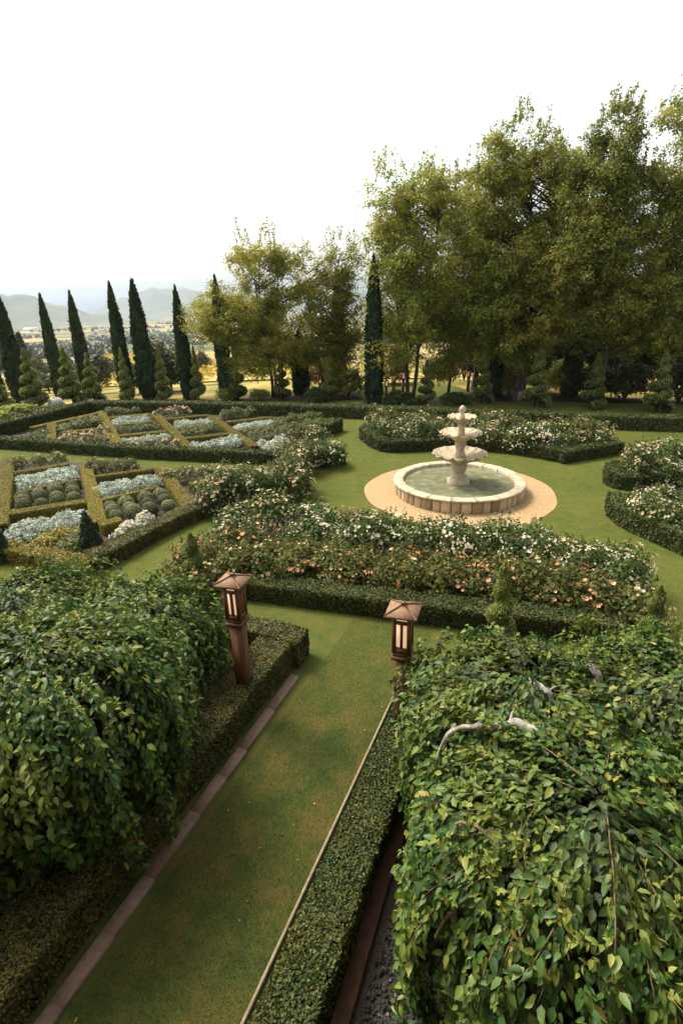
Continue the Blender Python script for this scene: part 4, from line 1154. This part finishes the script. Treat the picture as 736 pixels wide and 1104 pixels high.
# dark evergreens at the back
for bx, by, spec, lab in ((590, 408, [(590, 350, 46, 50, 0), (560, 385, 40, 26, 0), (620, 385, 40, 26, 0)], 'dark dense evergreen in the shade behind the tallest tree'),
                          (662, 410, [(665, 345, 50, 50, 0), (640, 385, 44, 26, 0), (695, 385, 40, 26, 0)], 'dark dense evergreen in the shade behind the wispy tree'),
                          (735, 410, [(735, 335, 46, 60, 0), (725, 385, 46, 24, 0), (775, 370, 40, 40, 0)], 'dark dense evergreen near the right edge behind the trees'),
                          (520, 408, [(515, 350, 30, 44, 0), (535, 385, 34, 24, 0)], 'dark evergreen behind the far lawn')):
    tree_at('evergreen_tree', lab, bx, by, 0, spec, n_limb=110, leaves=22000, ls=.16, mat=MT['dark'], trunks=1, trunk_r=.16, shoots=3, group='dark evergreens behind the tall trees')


def make_shrub(mat, name='broad_shrub'):
    root = empty(name); root['category'] = 'shrub'
    mb = MB(); leaf_cloud(mb, 2600, .5, 1.0, .085, T_HEX, shell=.35, lumps=.22, seed=rng.uniform(0, 9)); mb.build('foliage', mat, root)
    mb = MB()
    for q in range(7):
        a = q * .9; tube(mb, [(0, 0, 0), (.1 * math.cos(a), .1 * math.sin(a), .3), (.3 * math.cos(a), .3 * math.sin(a), .7)], (.02, .014, .006), 5)
    mb.build('stems', MT['bark'], root)
    return Proto(root)


PB = {'dark': make_shrub(MT['dark']), 'green': make_shrub(MT['tree']), 'rust': make_shrub(MT['rust']), 'rose': make_shrub(MT['rose'])}
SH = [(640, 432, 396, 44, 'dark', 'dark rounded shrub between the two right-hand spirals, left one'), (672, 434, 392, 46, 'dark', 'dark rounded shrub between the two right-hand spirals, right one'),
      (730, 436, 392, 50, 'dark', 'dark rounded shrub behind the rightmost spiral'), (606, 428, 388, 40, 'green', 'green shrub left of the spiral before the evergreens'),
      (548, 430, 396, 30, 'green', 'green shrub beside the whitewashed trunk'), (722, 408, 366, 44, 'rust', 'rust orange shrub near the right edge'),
      (500, 408, 370, 34, 'rust', 'orange shrub behind the far lawn'), (660, 404, 372, 40, 'rust', 'rust tinted shrub in the shade behind the dark rounded ones'),
      (425, 416, 388, 34, 'rust', 'orange brown shrub left of the two stemmed tree'), (345, 420, 388, 34, 'rust', 'orange shrub under the thin sparse tree'),
      (376, 430, 398, 34, 'green', 'green shrub left of the lone cypress foot'), (490, 437, 424, 34, 'rose', 'low leafy shrub in front of the far lawn'), (430, 438, 422, 34, 'rose', 'low leafy shrub right of the lone cypress'), (245, 434, 418, 22, 'green', 'small green shrub under the airy tree'),
      (340, 436, 418, 24, 'rose', 'small dark shrub right of the dark column'), (280, 433, 420, 22, 'green', 'small shrub at the foot of the airy tree'),
      (20, 455, 436, 40, 'green', 'bright leafy shrub behind the slanting left hedge at the left edge')]
for bx, by, ty, w, k, lab in SH:
    X, Y = G(bx, by - 2, 0); h = ZAT(bx, ty, X, Y); dep = np.dot(np.array([X, Y, .5 - CAM_H]), _f); wd = w / FPX * dep
    zb = float(terrain(X, Y))
    PB[k].put(loc=(X, Y, zb), rz=random.uniform(0, 6), scale=(wd, wd, h - zb), label=lab, group='shrubs behind the back hedge')

# trees on the slope below the garden
def make_slope_tree(conifer):
    root = empty('conifer_tree' if conifer else 'slope_tree'); root['category'] = 'tree'
    mb = MB(); n = 2600
    if conifer:
        u = rng.beta(1, 1.4, n); a = rng.uniform(0, 6.28, n); r = .28 * (1 - u) * (1 + .25 * np.sin(u * 60)) * rng.uniform(.5, 1.05, n)
        P = np.stack([r * np.cos(a), r * np.sin(a), .08 + u * .92], 1); d = np.stack([np.cos(a), np.sin(a), -.2 + 0 * a], 1)
        cards(mb, P, d + .6 * rnd(n) + np.array([0, 0, .5]), d + .5 * rnd(n), .05, T_HEX)
    else:
        for c in ((0, 0, .62, .3), (.18, .05, .5, .24), (-.2, 0, .52, .24), (.05, -.2, .45, .22), (0, .1, .8, .2)):
            d = unit(rnd(n // 5)); P = np.array(c[:3]) + d * c[3] * rng.uniform(.5, 1, (n // 5, 1)) ** .5 * (1 + .42 * lump(d, 2.6, c[0] * 9))[:, None]
            cards(mb, P, d + .7 * rnd(len(d)), rnd(len(d)), .055, T_HEX)
    mb.build('crown', MT['dark'] if conifer else MT['slope'], root)
    mb = MB(); tube(mb, [(0, 0, -.05), (0, 0, .3), (0, 0, .6)], (.035, .028, .012), 7); mb.build('trunk', MT['bark'], root)
    return Proto(root)


ST = [make_slope_tree(True), make_slope_tree(False), make_slope_tree(False)]
SL = [(31, 408, 358, 0, 'dark pointed conifer on the slope between the two leftmost cypresses'), (46, 412, 384, 1, 'bushy tree on the slope right of the dark conifer'),
      (12, 412, 378, 2, 'bushy tree on the slope behind the leftmost cypress'), (78, 410, 385, 1, 'bushy tree on the slope between second and third cypress'),
      (116, 412, 388, 2, 'bushy tree on the slope below the golden field'), (128, 400, 382, 1, 'small tree at the lower edge of the golden field'),
      (112, 396, 380, 0, 'small pointed conifer at the left end of the golden field'), (186, 408, 380, 2, 'bushy tree on the slope right of the tallest cypress'),
      (196, 400, 372, 0, 'small dark conifer left of the airy tree'), (150, 418, 396, 1, 'bushy tree behind the foot of the tallest cypress'),
      (220, 404, 378, 2, 'bushy tree on the slope behind the airy tree'), (176, 392, 374, 1, 'small round tree beyond the golden field'),
      (60, 392, 370, 2, 'tree on the slope behind the slim second cypress'), (-2, 400, 362, 1, 'tree on the slope at the left edge')]
for bx, by, ty, k, lab in SL:
    X, Y = GT(bx, by); zb = float(terrain(X, Y)); h = max(2.0, ZAT(bx - 4, ty, X, Y) - zb); s = h * random.uniform(.9, 1.1)
    ST[k].put(loc=(X, Y, zb), rz=random.uniform(0, 6), scale=(s, s, h), label=lab, group='trees on the slope below the garden')


for _ in range(30):
    X, Y = GT(random.uniform(-12, 188), random.uniform(398, 426)); zb = float(terrain(X, Y)); h = random.uniform(1.8, 3.6)
    ST[random.choice((1, 2))].put(loc=(X, Y, zb - .1), rz=random.uniform(0, 6), scale=(h * 1.25, h * 1.25, h), label='rough green bush on the slope behind the left-hand cypresses', group='rough bushes on the slope behind the cypresses')

# golden vineyard on the slope: a draped field with vine rows
def vineyard():
    # field sheet 0.1 m above the ground and leafy rows on it
    c = GT(150, 386); mb = MB(); lf = MB()
    e1 = GT(108, 386); e2 = GT(200, 383); f1 = GT(150, 376); f2 = GT(150, 396)
    ux = e2 - e1; uy = f1 - f2
    n = 16
    V = []; F = []
    for i in range(n + 1):
        for j in range(n + 1):
            p = c + ux * (i / n - .5) + uy * (j / n - .5); V.append((p[0], p[1], float(terrain(p[0], p[1])) + .12))
    F = [(i * (n + 1) + j, (i + 1) * (n + 1) + j, (i + 1) * (n + 1) + j + 1, i * (n + 1) + j + 1) for i in range(n) for j in range(n)]
    mb.add(V, F); tag(mb.build('vineyard_field', noise_mat('vineyard_floor', [(.35, (.28, .21, .05)), (.65, (.40, .30, .08))], scale=.3)), kind='structure')
    m = 26000; row = rng.integers(0, 46, m) / 46. + rng.normal(size=m) * .002; al = rng.uniform(0, 1, m)
    P2 = c + ux * (al[:, None] - .5) + uy * (row[:, None] - .5)
    P = np.column_stack([P2, terrain(P2[:, 0], P2[:, 1]) + rng.uniform(.2, 1.5, m)])
    cards(lf, P, rnd(m) + np.array([0, 0, .6]), rnd(m), .55, T_HEX)
    tag(lf.build('vineyard', MT['vine']), 'golden autumn vine rows on the slope between the cypresses', 'vineyard', kind='stuff')


vineyard()


def make_house(name, label, px, py, w, d, h, rz):
    X, Y = GT(px, py); zb = float(terrain(X, Y)); root = empty(name, (X, Y, zb - .3), rz, label, 'house')
    mb = MB(); box(mb, (0, 0, h / 2), (w, d, h)); mb.build('wall', MT['whitewall'], root)
    mb = MB(); rh = h * .55; o = .4
    V = [(-w / 2 - o, -d / 2 - o, h + .003), (w / 2 + o, -d / 2 - o, h + .003), (w / 2 + o, d / 2 + o, h + .003), (-w / 2 - o, d / 2 + o, h + .003), (-w / 2 - o, 0, h + rh), (w / 2 + o, 0, h + rh)]
    mb.add(V, [(0, 1, 5, 4), (2, 3, 4, 5), (0, 4, 3), (1, 2, 5), (3, 2, 1, 0)]); mb.build('roof', MT['redroof'] if w < 18 else MT['whitewall'], root)
    for q in range(max(2, int(w / 5))):
        mb = MB(); box(mb, (-w / 2 + (q + .5) * w / max(2, int(w / 5)), -d / 2 - .03, h * .5), (1.4, .1, 1.6)); mb.build('window', MT['core'], root)


make_house('farm_building', 'long white farm building far off between the two leftmost cypresses', 34, 357, 42, 16, 7, .1)
make_house('farm_house', 'tiny pale house far off right of the third cypress', 112, 360, 17, 10, 6, .4)
make_house('farm_house', 'tiny pale house far off in the tree belt left of the tallest cypress', 130, 352, 16, 11, 6, -.3)

# pale boulders half hidden behind the spirals at left
def boulder(px, py, ty, w, lab, sd):
    X, Y = G(px, py, 0); h = ZAT(px, ty, X, Y); dep = np.dot(np.array([X, Y, -5]), _f); wd = w / FPX * dep
    mb = MB(); k = 16; prof = [(math.cos(a), math.sin(a)) for a in np.linspace(0, math.pi / 2, 8)]
    def mod(a, i, r, z): f = 1 + .16 * math.sin(3 * a + sd) + .1 * math.sin(5 * a + i + sd); return r * f * wd / 2, z * h * (1 + .1 * math.sin(2 * a + sd))
    lathe(mb, prof, k, 0, mod); o = mb.build('boulder', MT['boulder'], smooth=True, loc=(X, Y, -.03)); tag(o, lab, 'boulder', 'pale boulders behind the left spirals')


boulder(60, 437, 428, 17, 'larger pale boulder between the two biggest left spirals', 0)
boulder(97, 436, 430, 13, 'smaller pale boulder showing below the third spiral', 2)


# ------------------------------------------------------------------ fountain
def fountain():
    root = empty('fountain', (FC[0], FC[1], 0.0), .2, 'cream stone three tier fountain in a round pool on sandy gravel', 'fountain')
    RO, RI, HR = 1.97, 1.66, .40
    # wall of rough blocks
    mb = MB(); nb = 46
    for c in range(1):
        a0 = 0.
        ws = rng.uniform(.75, 1.3, nb); ws = ws / ws.sum() * 2 * math.pi
        for w in ws:
            r = RO - .05 + rng.uniform(-.012, .02); seg = 4; V = []; g = .006
            for s in range(seg + 1):
                a = a0 + g + (w - 2 * g) * s / seg
                rr = r - (.014 if s in (0, seg) else 0)
                for (q, z) in ((rr - .14, -.02), (rr - .01, -.02), (rr, .03), (rr + .004, .16), (rr, .31), (rr - .012, .338), (rr - .14, .338)):
                    V.append((q * math.cos(a), q * math.sin(a), z))
            k = 7
            F = [(s * k + j, (s + 1) * k + j, (s + 1) * k + j + 1, s * k + j + 1) for s in range(seg) for j in range(k - 1)]
            F += [tuple(range(k)), tuple([seg * k + j for j in range(k)][::-1])]
            mb.add(V, F); a0 += w
    lathe(mb, [(RO - .17, -.02), (RO - .17, .32)], 72)
    mb.build('pool_wall', MT['block'], root)
    mb = MB(); ns = 18
    for q in range(ns):
        a0, a1 = q / ns * 2 * math.pi + .0009, (q + 1) / ns * 2 * math.pi - .0009
        prof = [(RI, .2), (RI, HR - .02), (RI + .02, HR), (RO - .02, HR), (RO, HR - .02), (RO, HR - .05), (RO - .02, HR - .06), (RO - .1, HR - .06)]
        k = len(prof); seg = 5; V = []
        for s in range(seg + 1):
            a = a0 + (a1 - a0) * s / seg
            for r, z in prof: V.append((r * math.cos(a), r * math.sin(a), z))
        F = [(s * k + j, s * k + j + 1, (s + 1) * k + j + 1, (s + 1) * k + j) for s in range(seg) for j in range(k - 1)]
        F += [tuple(range(k)), tuple([seg * k + j for j in range(k)][::-1])]
        mb.add(V, F)
    mb.build('coping', MT['coping'], root)
    mb = MB()
    V = [(0, 0, .30)]; rr_ = np.linspace(.1, RI + .03, 24)
    k = 96
    for r in rr_:
        for j in range(k):
            a = j / k * 2 * math.pi; V.append((r * math.cos(a), r * math.sin(a), .30 + .006 * math.sin(r * 30) * math.exp(-r * 1.2) + .002 * math.sin(7 * a + r * 9)))
    F = [(0, 1 + j, 1 + (j + 1) % k) for j in range(k)]
    F += [(1 + i * k + j, 1 + (i + 1) * k + j, 1 + (i + 1) * k + (j + 1) % k, 1 + i * k + (j + 1) % k) for i in range(len(rr_) - 1) for j in range(k)]
    mb.add(V, F); mb.build('water', MT['water'], root, smooth=True)
    # pedestal: square plinth and turned column
    mb = MB(); lathe(mb, [(.34, .1), (.34, .38), (.31, .40), (.27, .42), (.25, .44), (.25, .50), (.20, .56), (.17, .62), (.21, .68), (.235, .76), (.235, .84), (.2, .92), (.16, .98), (.19, 1.02)], 32)
    mb.build('pedestal', MT['stone'], root, smooth=True)

    def bowl(z, R, dep, k=14):
        mb = MB()
        prof = [(.10, z - dep), (.20, z - dep * .93), (R * .5, z - dep * .66), (R * .8, z - dep * .33), (R * .96, z - .03), (R, z), (R * .965, z - .005), (R * .8, z - dep * .2), (R * .45, z - dep * .36), (.08, z - dep * .4)]
        def mod(a, i, r, zz):
            w = max(0, min(1, (r / R - .4) / .5)); s = abs(math.sin(a * k / 2)) ** .7
            return r * (1 + .12 * w * (s - .5)), zz - .05 * w * w * (s - .5)
        lathe(mb, prof, k * 10, 0, mod); return mb.build('bowl', MT['stone'], root, smooth=True)
    bowl(1.23, .785, .36)
    bowl(1.86, .60, .28, 12)
    bowl(2.33, .41, .20, 10)
    mb = MB(); lathe(mb, [(.15, 1.1), (.17, 1.16), (.14, 1.22), (.12, 1.3), (.15, 1.4), (.165, 1.5), (.15, 1.58), (.11, 1.64), (.13, 1.68)], 28); mb.build('column', MT['stone'], root, smooth=True)
    mb = MB(); lathe(mb, [(.11, 1.76), (.12, 1.82), (.10, 1.88), (.09, 1.95), (.11, 2.03), (.115, 2.1), (.08, 2.16), (.1, 2.2)], 26); mb.build('column', MT['stone'], root, smooth=True)
    mb = MB(); lathe(mb, [(.08, 2.26), (.09, 2.32), (.06, 2.36), (.05, 2.40), (.085, 2.45), (.10, 2.51), (.08, 2.57), (.04, 2.61), (.005, 2.64)], 22); mb.build('finial', MT['stone'], root, smooth=True)
    return root


fountain()


# ------------------------------------------------------------------ lamp posts
def make_lamp():
    root = empty('lamp_post'); root['category'] = 'lamp'
    H = 2.28
    mb = MB(); box(mb, (0, 0, .70), (.168, .168, 1.52)); mb.build('post', MT['wood'], root)
    mb = MB(); box(mb, (0, 0, 1.475), (.236, .236, .05)); box(mb, (0, 0, 1.525), (.205, .205, .05)); mb.build('collar', MT['wood'], root)
    # head: corner posts, rails and mullions round a frosted box
    hd = MB(); w = .222; z0, z1 = 1.55, 2.08
    for sx in (-1, 1):
        for sy in (-1, 1): box(hd, (sx * (w / 2 - .0225), sy * (w / 2 - .0225), (z0 + z1) / 2), (.045, .045, z1 - z0))
    for rz in range(4):
        a = rz * math.pi / 2; c, s = math.cos(a), math.sin(a)
        def put(x, y, z, sx, sy, sz): box(hd, (x * c - y * s, x * s + y * c, z), (sx, sy, sz), a)
        put(0, -w / 2 + .0205, z0 + .035, w - .09, .035, .07); put(0, -w / 2 + .0205, z1 - .105, w - .09, .035, .035); put(0, -w / 2 + .0205, z1 - .012, w - .09, .035, .024)
        put(0, -w / 2 + .0215, (z0 + .07 + z1 - .1225) / 2, 0.030, .032, z1 - .1225 - z0 - .07)
    head = hd.build('lamp_head', MT['wood'], root)
    g = MB(); box(g, (0, 0, (z0 + z1) / 2 + .005), (w - .085, w - .085, z1 - z0 - .03)); g.build('diffuser', MT['glow'], head)
    # hipped shingle roof with ridge battens
    mb = MB(); r = .188; zb = 2.08; zt = 2.255
    V = [(-r, -r, zb), (r, -r, zb), (r, r, zb), (-r, r, zb), (-r, -r, zb + .028), (r, -r, zb + .028), (r, r, zb + .028), (-r, r, zb + .028), (0, 0, zt - .07)]
    mb.add(V, [(3, 2, 1, 0), (0, 1, 5, 4), (1, 2, 6, 5), (2, 3, 7, 6), (3, 0, 4, 7), (4, 5, 8), (5, 6, 8), (6, 7, 8), (7, 4, 8)])
    roof = mb.build('roof', MT['roofwood'], root)
    mb = MB()
    for sx in (-1, 1):
        for sy in (-1, 1): tube(mb, [(sx * r * 1.0, sy * r * 1.0, zb + .03), (0, 0, zt - .066)], (.011, .011), 5)
    box(mb, (0, 0, zt - .06), (.05, .05, .03)); mb.build('ridge_batten', MT['wood'], roof)
    return Proto(root)


lamp = make_lamp()
PATH_A = math.atan2(PD[0], PD[1])
lamp.put(loc=(-1.46, 6.18, 0), rz=-PATH_A + .12, label='lamp post left of the grass path, its red brown post wholly in view', group='lamp posts with cedar roofs')
lamp.put(loc=(.70, 5.36, 0), rz=-PATH_A + .10, label='lamp post right of the grass path, its foot hidden by vines', group='lamp posts with cedar roofs')
for px, py, s, lab in ((424, 424, .8, 'tiny far lamp post left of the two stemmed tree'), (416, 428, .75, 'tiny far lamp post nearest the lone cypress foot'), (434, 420, .8, 'tiny far lamp post touching the two stemmed trunk'), (504, 418, .8, 'tiny far lamp post beyond the far round lawn')):
    X, Y = G(px, py + 4, 0); lamp.put(loc=(X, Y, float(terrain(X, Y))), rz=random.uniform(0, 1), scale=(1.05 * s, 1.05 * s, s * .72), label=lab, group='lamp posts with cedar roofs')


# ------------------------------------------------------------------ weeping trees in front
def weeping(label, cx, cy, R, top, zend, strands, per, seed, ls=.078, ex=1.0, rz=0.0, limbs=(), endvar=1.0):
    root = empty('weeping_tree', (cx, cy, 0), 0, label, 'weeping tree', 'weeping trees beside the grass path')
    lf = MB(); tw = MB(); inner = MB()
    r_ = np.random.default_rng(seed)

    tufts = [(r_.uniform(0, 2 * math.pi), r_.uniform(0, .85), np.clip(r_.normal() * .11, -.24, .12), r_.uniform(0, 1) ** 1.6 * .95) for _ in range(max(12, strands // 7))]

    def shape(phi, lay, tf=None):
        # one hanging branch: out over the dome, then straight down, as a polyline
        bump = 1 + .08 * math.sin(3 * phi + seed) + .06 * math.sin(5 * phi + 2.1 * seed) + r_.normal() * .06
        rr = R * bump * lay; tp = top * (1 + .03 * math.sin(2 * phi + seed)) + r_.normal() * .07 - (1 - lay) * .35
        ze = zend + abs(r_.normal()) * .3
        t0 = r_.uniform(.0, .45)
        if tf:
            phi = tf[0] + r_.normal() * .12; t0 = min(.95, max(0, tf[1] + r_.normal() * .06)); rr *= 1 + tf[2] + r_.normal() * .02; tp += tf[2] * .9; ze = zend + tf[3] * endvar + r_.normal() * .10
        th = np.linspace(t0 * math.pi / 2, math.pi / 2, 12)
        q = np.sin(th) ** .8; h = np.cos(th) ** .75
        drop = .62
        rad = rr * q; z = tp - (1 - h) * drop * top * .55
        n2 = 12; zz = np.linspace(z[-1], min(ze, z[-1] - .15), n2 + 1)[1:]
        rad = np.concatenate([rad, rr * (1 + .04 * np.sin(np.linspace(0, 3, n2)) - .10 * np.linspace(0, 1, n2) ** 2)]); z = np.concatenate([z, zz])
        ph = phi + r_.normal() * .06 + np.linspace(0, 1, len(z)) * r_.normal() * .18
        x = rad * np.cos(ph) * ex; y = rad * np.sin(ph)
        c, s = math.cos(rz), math.sin(rz)
        return np.stack([x * c - y * s, x * s + y * c, z], 1)
    Ps, Ns, Ts, Ss = [], [], [], []
    Pi, Ni, Ti = [], [], []
    for q in range(strands):
        phi = r_.uniform(0, 2 * math.pi); outer = q < strands * .72
        line = shape(phi, 1.0, tufts[q % len(tufts)] if q % 4 else None) if outer else shape(phi, r_.uniform(.66, .88))
        L, s, tot = resample(line, .03)
        m = int(per * 1.25 * tot / 1.6)
        u = np.sort(r_.uniform(0, len(L) - 1, m)); i = u.astype(int); P = L[i]
        tg = unit(np.gradient(L, axis=0))[i]
        outd = unit(np.column_stack([P[:, :2], (P[:, 2] - top * .45) * .9]))
        side = np.cross(tg, outd) * np.where(np.arange(m) % 2, 1, -1)[:, None]
        T = tg * 1.0 + side * .55 + outd * .22 + np.array([0, 0, -.5]) + .45 * r_.normal(size=(m, 3))
        N = outd * .9 + np.array([0, 0, .38]) + .55 * r_.normal(size=(m, 3))
        P = P + outd * (r_.normal(size=(m, 1)) * .035) + side * .02
        if outer: Ps.append(P); Ns.append(N); Ts.append(T)
        else: Pi.append(P); Ni.append(N); Ti.append(T)
        if q % 4 == 0:
            k = max(4, len(L) // 4); sel = L[::4] + np.array([0, 0, -.01]); tube(tw, sel, np.linspace(.0055, .002, len(sel)), 4, cap=False)
    P = np.concatenate(Ps); N = np.concatenate(Ns); T = np.concatenate(Ts)
    cards(lf, P, N, T, ls * r_.uniform(.42, 1.38, len(P)), T_LEAF)
    # young upright shoots, coloured lighter to put highlights on top of the crown
    yg = MB()
    for q in range(int(strands * .38)):
        phi = r_.uniform(0, 6.28); th = math.acos(r_.uniform(.3, 1) ** .8)
        b = np.array([R * math.sin(th) ** .8 * math.cos(phi) * ex * .95, R * math.sin(th) ** .8 * math.sin(phi) * .95, top - (1 - math.cos(th) ** .75) * .62 * top * .55])
        c, s_ = math.cos(rz), math.sin(rz); b[:2] = (b[0] * c - b[1] * s_, b[0] * s_ + b[1] * c)
        L = r_.uniform(.1, .26); dr = np.array([r_.normal() * .5, r_.normal() * .5, .7]); e = b + dr * L
        tube(tw, [b, e], (.004, .002), 4, cap=False); m = 8; tt = r_.uniform(.1, 1, m)[:, None]
        cards(yg, b + (e - b) * tt, np.array([0, 0, 1.0]) + .6 * r_.normal(size=(m, 3)), r_.normal(size=(m, 3)) + dr, ls * .72 * r_.uniform(.6, 1.1, m), T_LEAF)
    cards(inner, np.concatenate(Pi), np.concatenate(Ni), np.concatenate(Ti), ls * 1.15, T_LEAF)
    lf.build('crown', MT['mul'], root); yg.build('young_shoots', MT['mulyoung_lit'], root); inner.build('inner_leaves', MT['mulcore'], root); tw.build('twigs', MT['twig'], root)
    tk = MB(); zz = np.linspace(-.1, top * .78, 7); tube(tk, np.stack([.05 * np.sin(zz * 2), .05 * np.cos(zz * 3) - .05, zz], 1), np.linspace(.12, .08, 7), 9)
    for q in range(7):
        a = q * .9 + seed; e = np.array([math.cos(a) * R * .75 * ex, math.sin(a) * R * .75, top * .80]); s = np.array([0, 0, top * .72])
        tube(tk, [s, s + (e - s) * .35 + np.array([0, 0, .14]), s + (e - s) * .7 + np.array([.05, .04, .10]), e], (.05, .04, .03, .018), 6)
    tk.build('trunk', MT['bark'], root)
    for pts, r0 in limbs:
        mb = MB(); p = smooth_line(W(pts), 1); p, _, tl_ = resample(p, .025); p = p - np.array([cx, cy, 0]); n = len(p)
        t = np.linspace(0, 1, n); p[:, 2] -= .16 * (np.clip((t - .82) / .18, 0, 1) ** 1.5 + np.clip((.14 - t) / .14, 0, 1) ** 1.5)
        for fq, am in ((9, .5), (23, .28)):
            p[:, 2] += np.sin(t * fq + seed) * r0 * am; p[:, 1] += np.sin(t * fq * 1.3 + 2 + seed) * r0 * am
        rr = r0 * np.interp(t, [0, .15, .55, .85, 1], [.25, .6, .85, 1.1, 1.0]) * (1 + .22 * np.sin(t * 31 + seed) * np.sin(t * 13))
        tube(mb, p, rr, 10)
        for f, L in ((.4, .10), (.62, .14), (.8, .11)):
            b = p[int(f * (n - 1))]; dr = np.array([r_.normal() * .7, r_.normal() * .7, r_.uniform(-.1, .5)]); e = b + dr * L * (r0 / .03)
            tube(mb, [b, (b + e) / 2 + np.array([0, 0, .02]), e], (r0 * .42, r0 * .28, r0 * .08), 6)
        mb.build('limb', MT['palebark' if r0 > .025 else 'twig'], root, smooth=True)
    return root


def P3(x, y, z):
    g = G(x, y, z); return (g[0], g[1], z)


weeping('largest weeping tree left of the grass path, nearest the camera', -3.22, 4.55, 1.20, 2.2, .25, 460, 84, 1, ex=1.03,
        limbs=[([P3(80, 655, 2.14), P3(88, 672, 2.16), P3(92, 688, 2.1)], .014)])
weeping('weeping tree right behind the left lamp post, partly hidden by the bigger one', -2.93, 6.5, 1.0, 1.58, .25, 380, 74, 2)
weeping('weeping tree at the left edge, below the silver plots', -4.85, 6.7, 1.3, 1.60, .3, 380, 70, 3)
weeping('weeping tree at the bottom left corner, cut by the frame', -4.7, 2.6, 1.2, 2.05, .25, 300, 70, 8)
weeping('biggest weeping tree in the bottom right, nearest the camera, brown twigs showing', 1.80, 2.74, 1.20, 2.06, .02, 520, 88, 4, ex=1.03, endvar=.45,
        limbs=[([P3(478, 893, 1.95), P3(505, 885, 2.0), P3(530, 905, 1.98), P3(545, 925, 1.9)], .018), ([P3(505, 1000, 1.4), P3(512, 960, 1.7), P3(500, 975, 1.72), P3(470, 993, 1.6)], .010)])
weeping('weeping tree with a gnarled pale limb across its top, right of the grass path', 1.80, 4.30, 1.08, 1.90, .25, 400, 84, 5,
        limbs=[([P3(472, 800, 1.96), P3(492, 786, 2.02), P3(520, 781, 2.06), P3(545, 782, 2.09), P3(562, 779, 2.13), P3(580, 788, 2.13), P3(600, 800, 2.06)], .037)])
weeping('weeping tree at the right edge with two short pale limbs on top', 3.35, 4.2, 1.25, 1.90, .25, 430, 84, 6,
        limbs=[([P3(566, 725, 1.84), P3(575, 735, 1.96), P3(590, 745, 1.96), P3(598, 757, 1.88)], .03), ([P3(634, 716, 1.80), P3(640, 722, 1.95), P3(648, 732, 1.88)], .035)])
weeping('weeping tree in the bottom right corner, cut by the frame', 3.85, 2.3, 1.2, 2.0, .2, 360, 74, 7, endvar=.5)


# ------------------------------------------------------------------ unseen house added behind the camera to shade the near hedges and path
def house():
    root = empty('house', (0, -1.6, 0), 0, 'unseen rendered two storey house added behind the view to shade the near garden', 'house')
    mb = MB(); box(mb, (0, -4, 4.6), (26, 8, 9.2)); wall = mb.build('wall', MT['shadehouse_render'], root)
    mb = MB(); mb.add([(-13.8, -8.8, 9.2), (13.8, -8.8, 9.2), (13.8, .8, 9.2), (-13.8, .8, 9.2), (-9, -4, 11.6), (9, -4, 11.6)], [(3, 2, 1, 0), (0, 1, 5, 4), (2, 3, 4, 5), (1, 2, 5), (3, 0, 4)])
    mb.build('roof', MT['redroof'], root)
    for x in (-9, -5, 5, 9):
        for z in (1.9, 5.4):
            mb = MB(); box(mb, (x, .02, z), (1.3, .1, 1.6)); fr = mb.build('window', MT['wood'], root)
            mb = MB(); box(mb, (x, .075, z), (1.1, .02, 1.4)); mb.build('pane', MT['core'], fr)


house()

# ------------------------------------------------------------------ light
SUN_AZ, SUN_EL = math.radians(-50), math.radians(54)       # azimuth from +Y towards +X
w = bpy.data.worlds.new('World'); scene.world = w; w.use_nodes = True
nt = w.node_tree; nt.nodes.clear()
sky = nt.nodes.new('ShaderNodeTexSky'); sky.sky_type = 'NISHITA'; sky.sun_disc = False
sky.sun_elevation = SUN_EL; sky.sun_rotation = SUN_AZ; sky.dust_density = 5; sky.air_density = 1.2; sky.ozone_density = 1
hs = nt.nodes.new('ShaderNodeHueSaturation'); hs.inputs['Saturation'].default_value = .28
bg = nt.nodes.new('ShaderNodeBackground'); bg.inputs['Strength'].default_value = .15
wo = nt.nodes.new('ShaderNodeOutputWorld')
wm = nt.nodes.new('ShaderNodeMix'); wm.data_type = 'RGBA'; wm.blend_type = 'MULTIPLY'; wm.inputs[0].default_value = 1; wm.inputs[7].default_value = (1, .985, .945, 1)
nt.links.new(sky.outputs[0], hs.inputs['Color']); nt.links.new(hs.outputs[0], wm.inputs[6]); nt.links.new(wm.outputs[2], bg.inputs[0]); nt.links.new(bg.outputs[0], wo.inputs[0])
sd = bpy.data.lights.new('sun', 'SUN'); sd.energy = 1.9; sd.angle = math.radians(16); sd.color = (1, .91, .74)
so = bpy.data.objects.new('sun', sd); COL.objects.link(so)
dv = Vector((math.sin(SUN_AZ) * math.cos(SUN_EL), math.cos(SUN_AZ) * math.cos(SUN_EL), math.sin(SUN_EL)))
so.rotation_euler = dv.to_track_quat('Z', 'Y').to_euler()

vs = scene.view_settings
vs.view_transform = 'Standard'; vs.look = 'None'; vs.gamma = 1; vs.exposure = 1.2; vs.use_curve_mapping = False
c = scene.cycles
c.use_denoising = True
try: c.denoiser = 'OPENIMAGEDENOISE'
except Exception: pass
c.max_bounces = 5; c.diffuse_bounces = 3; c.glossy_bounces = 2; c.transmission_bounces = 3; c.volume_bounces = 2; c.transparent_max_bounces = 4
c.sample_clamp_indirect = 4
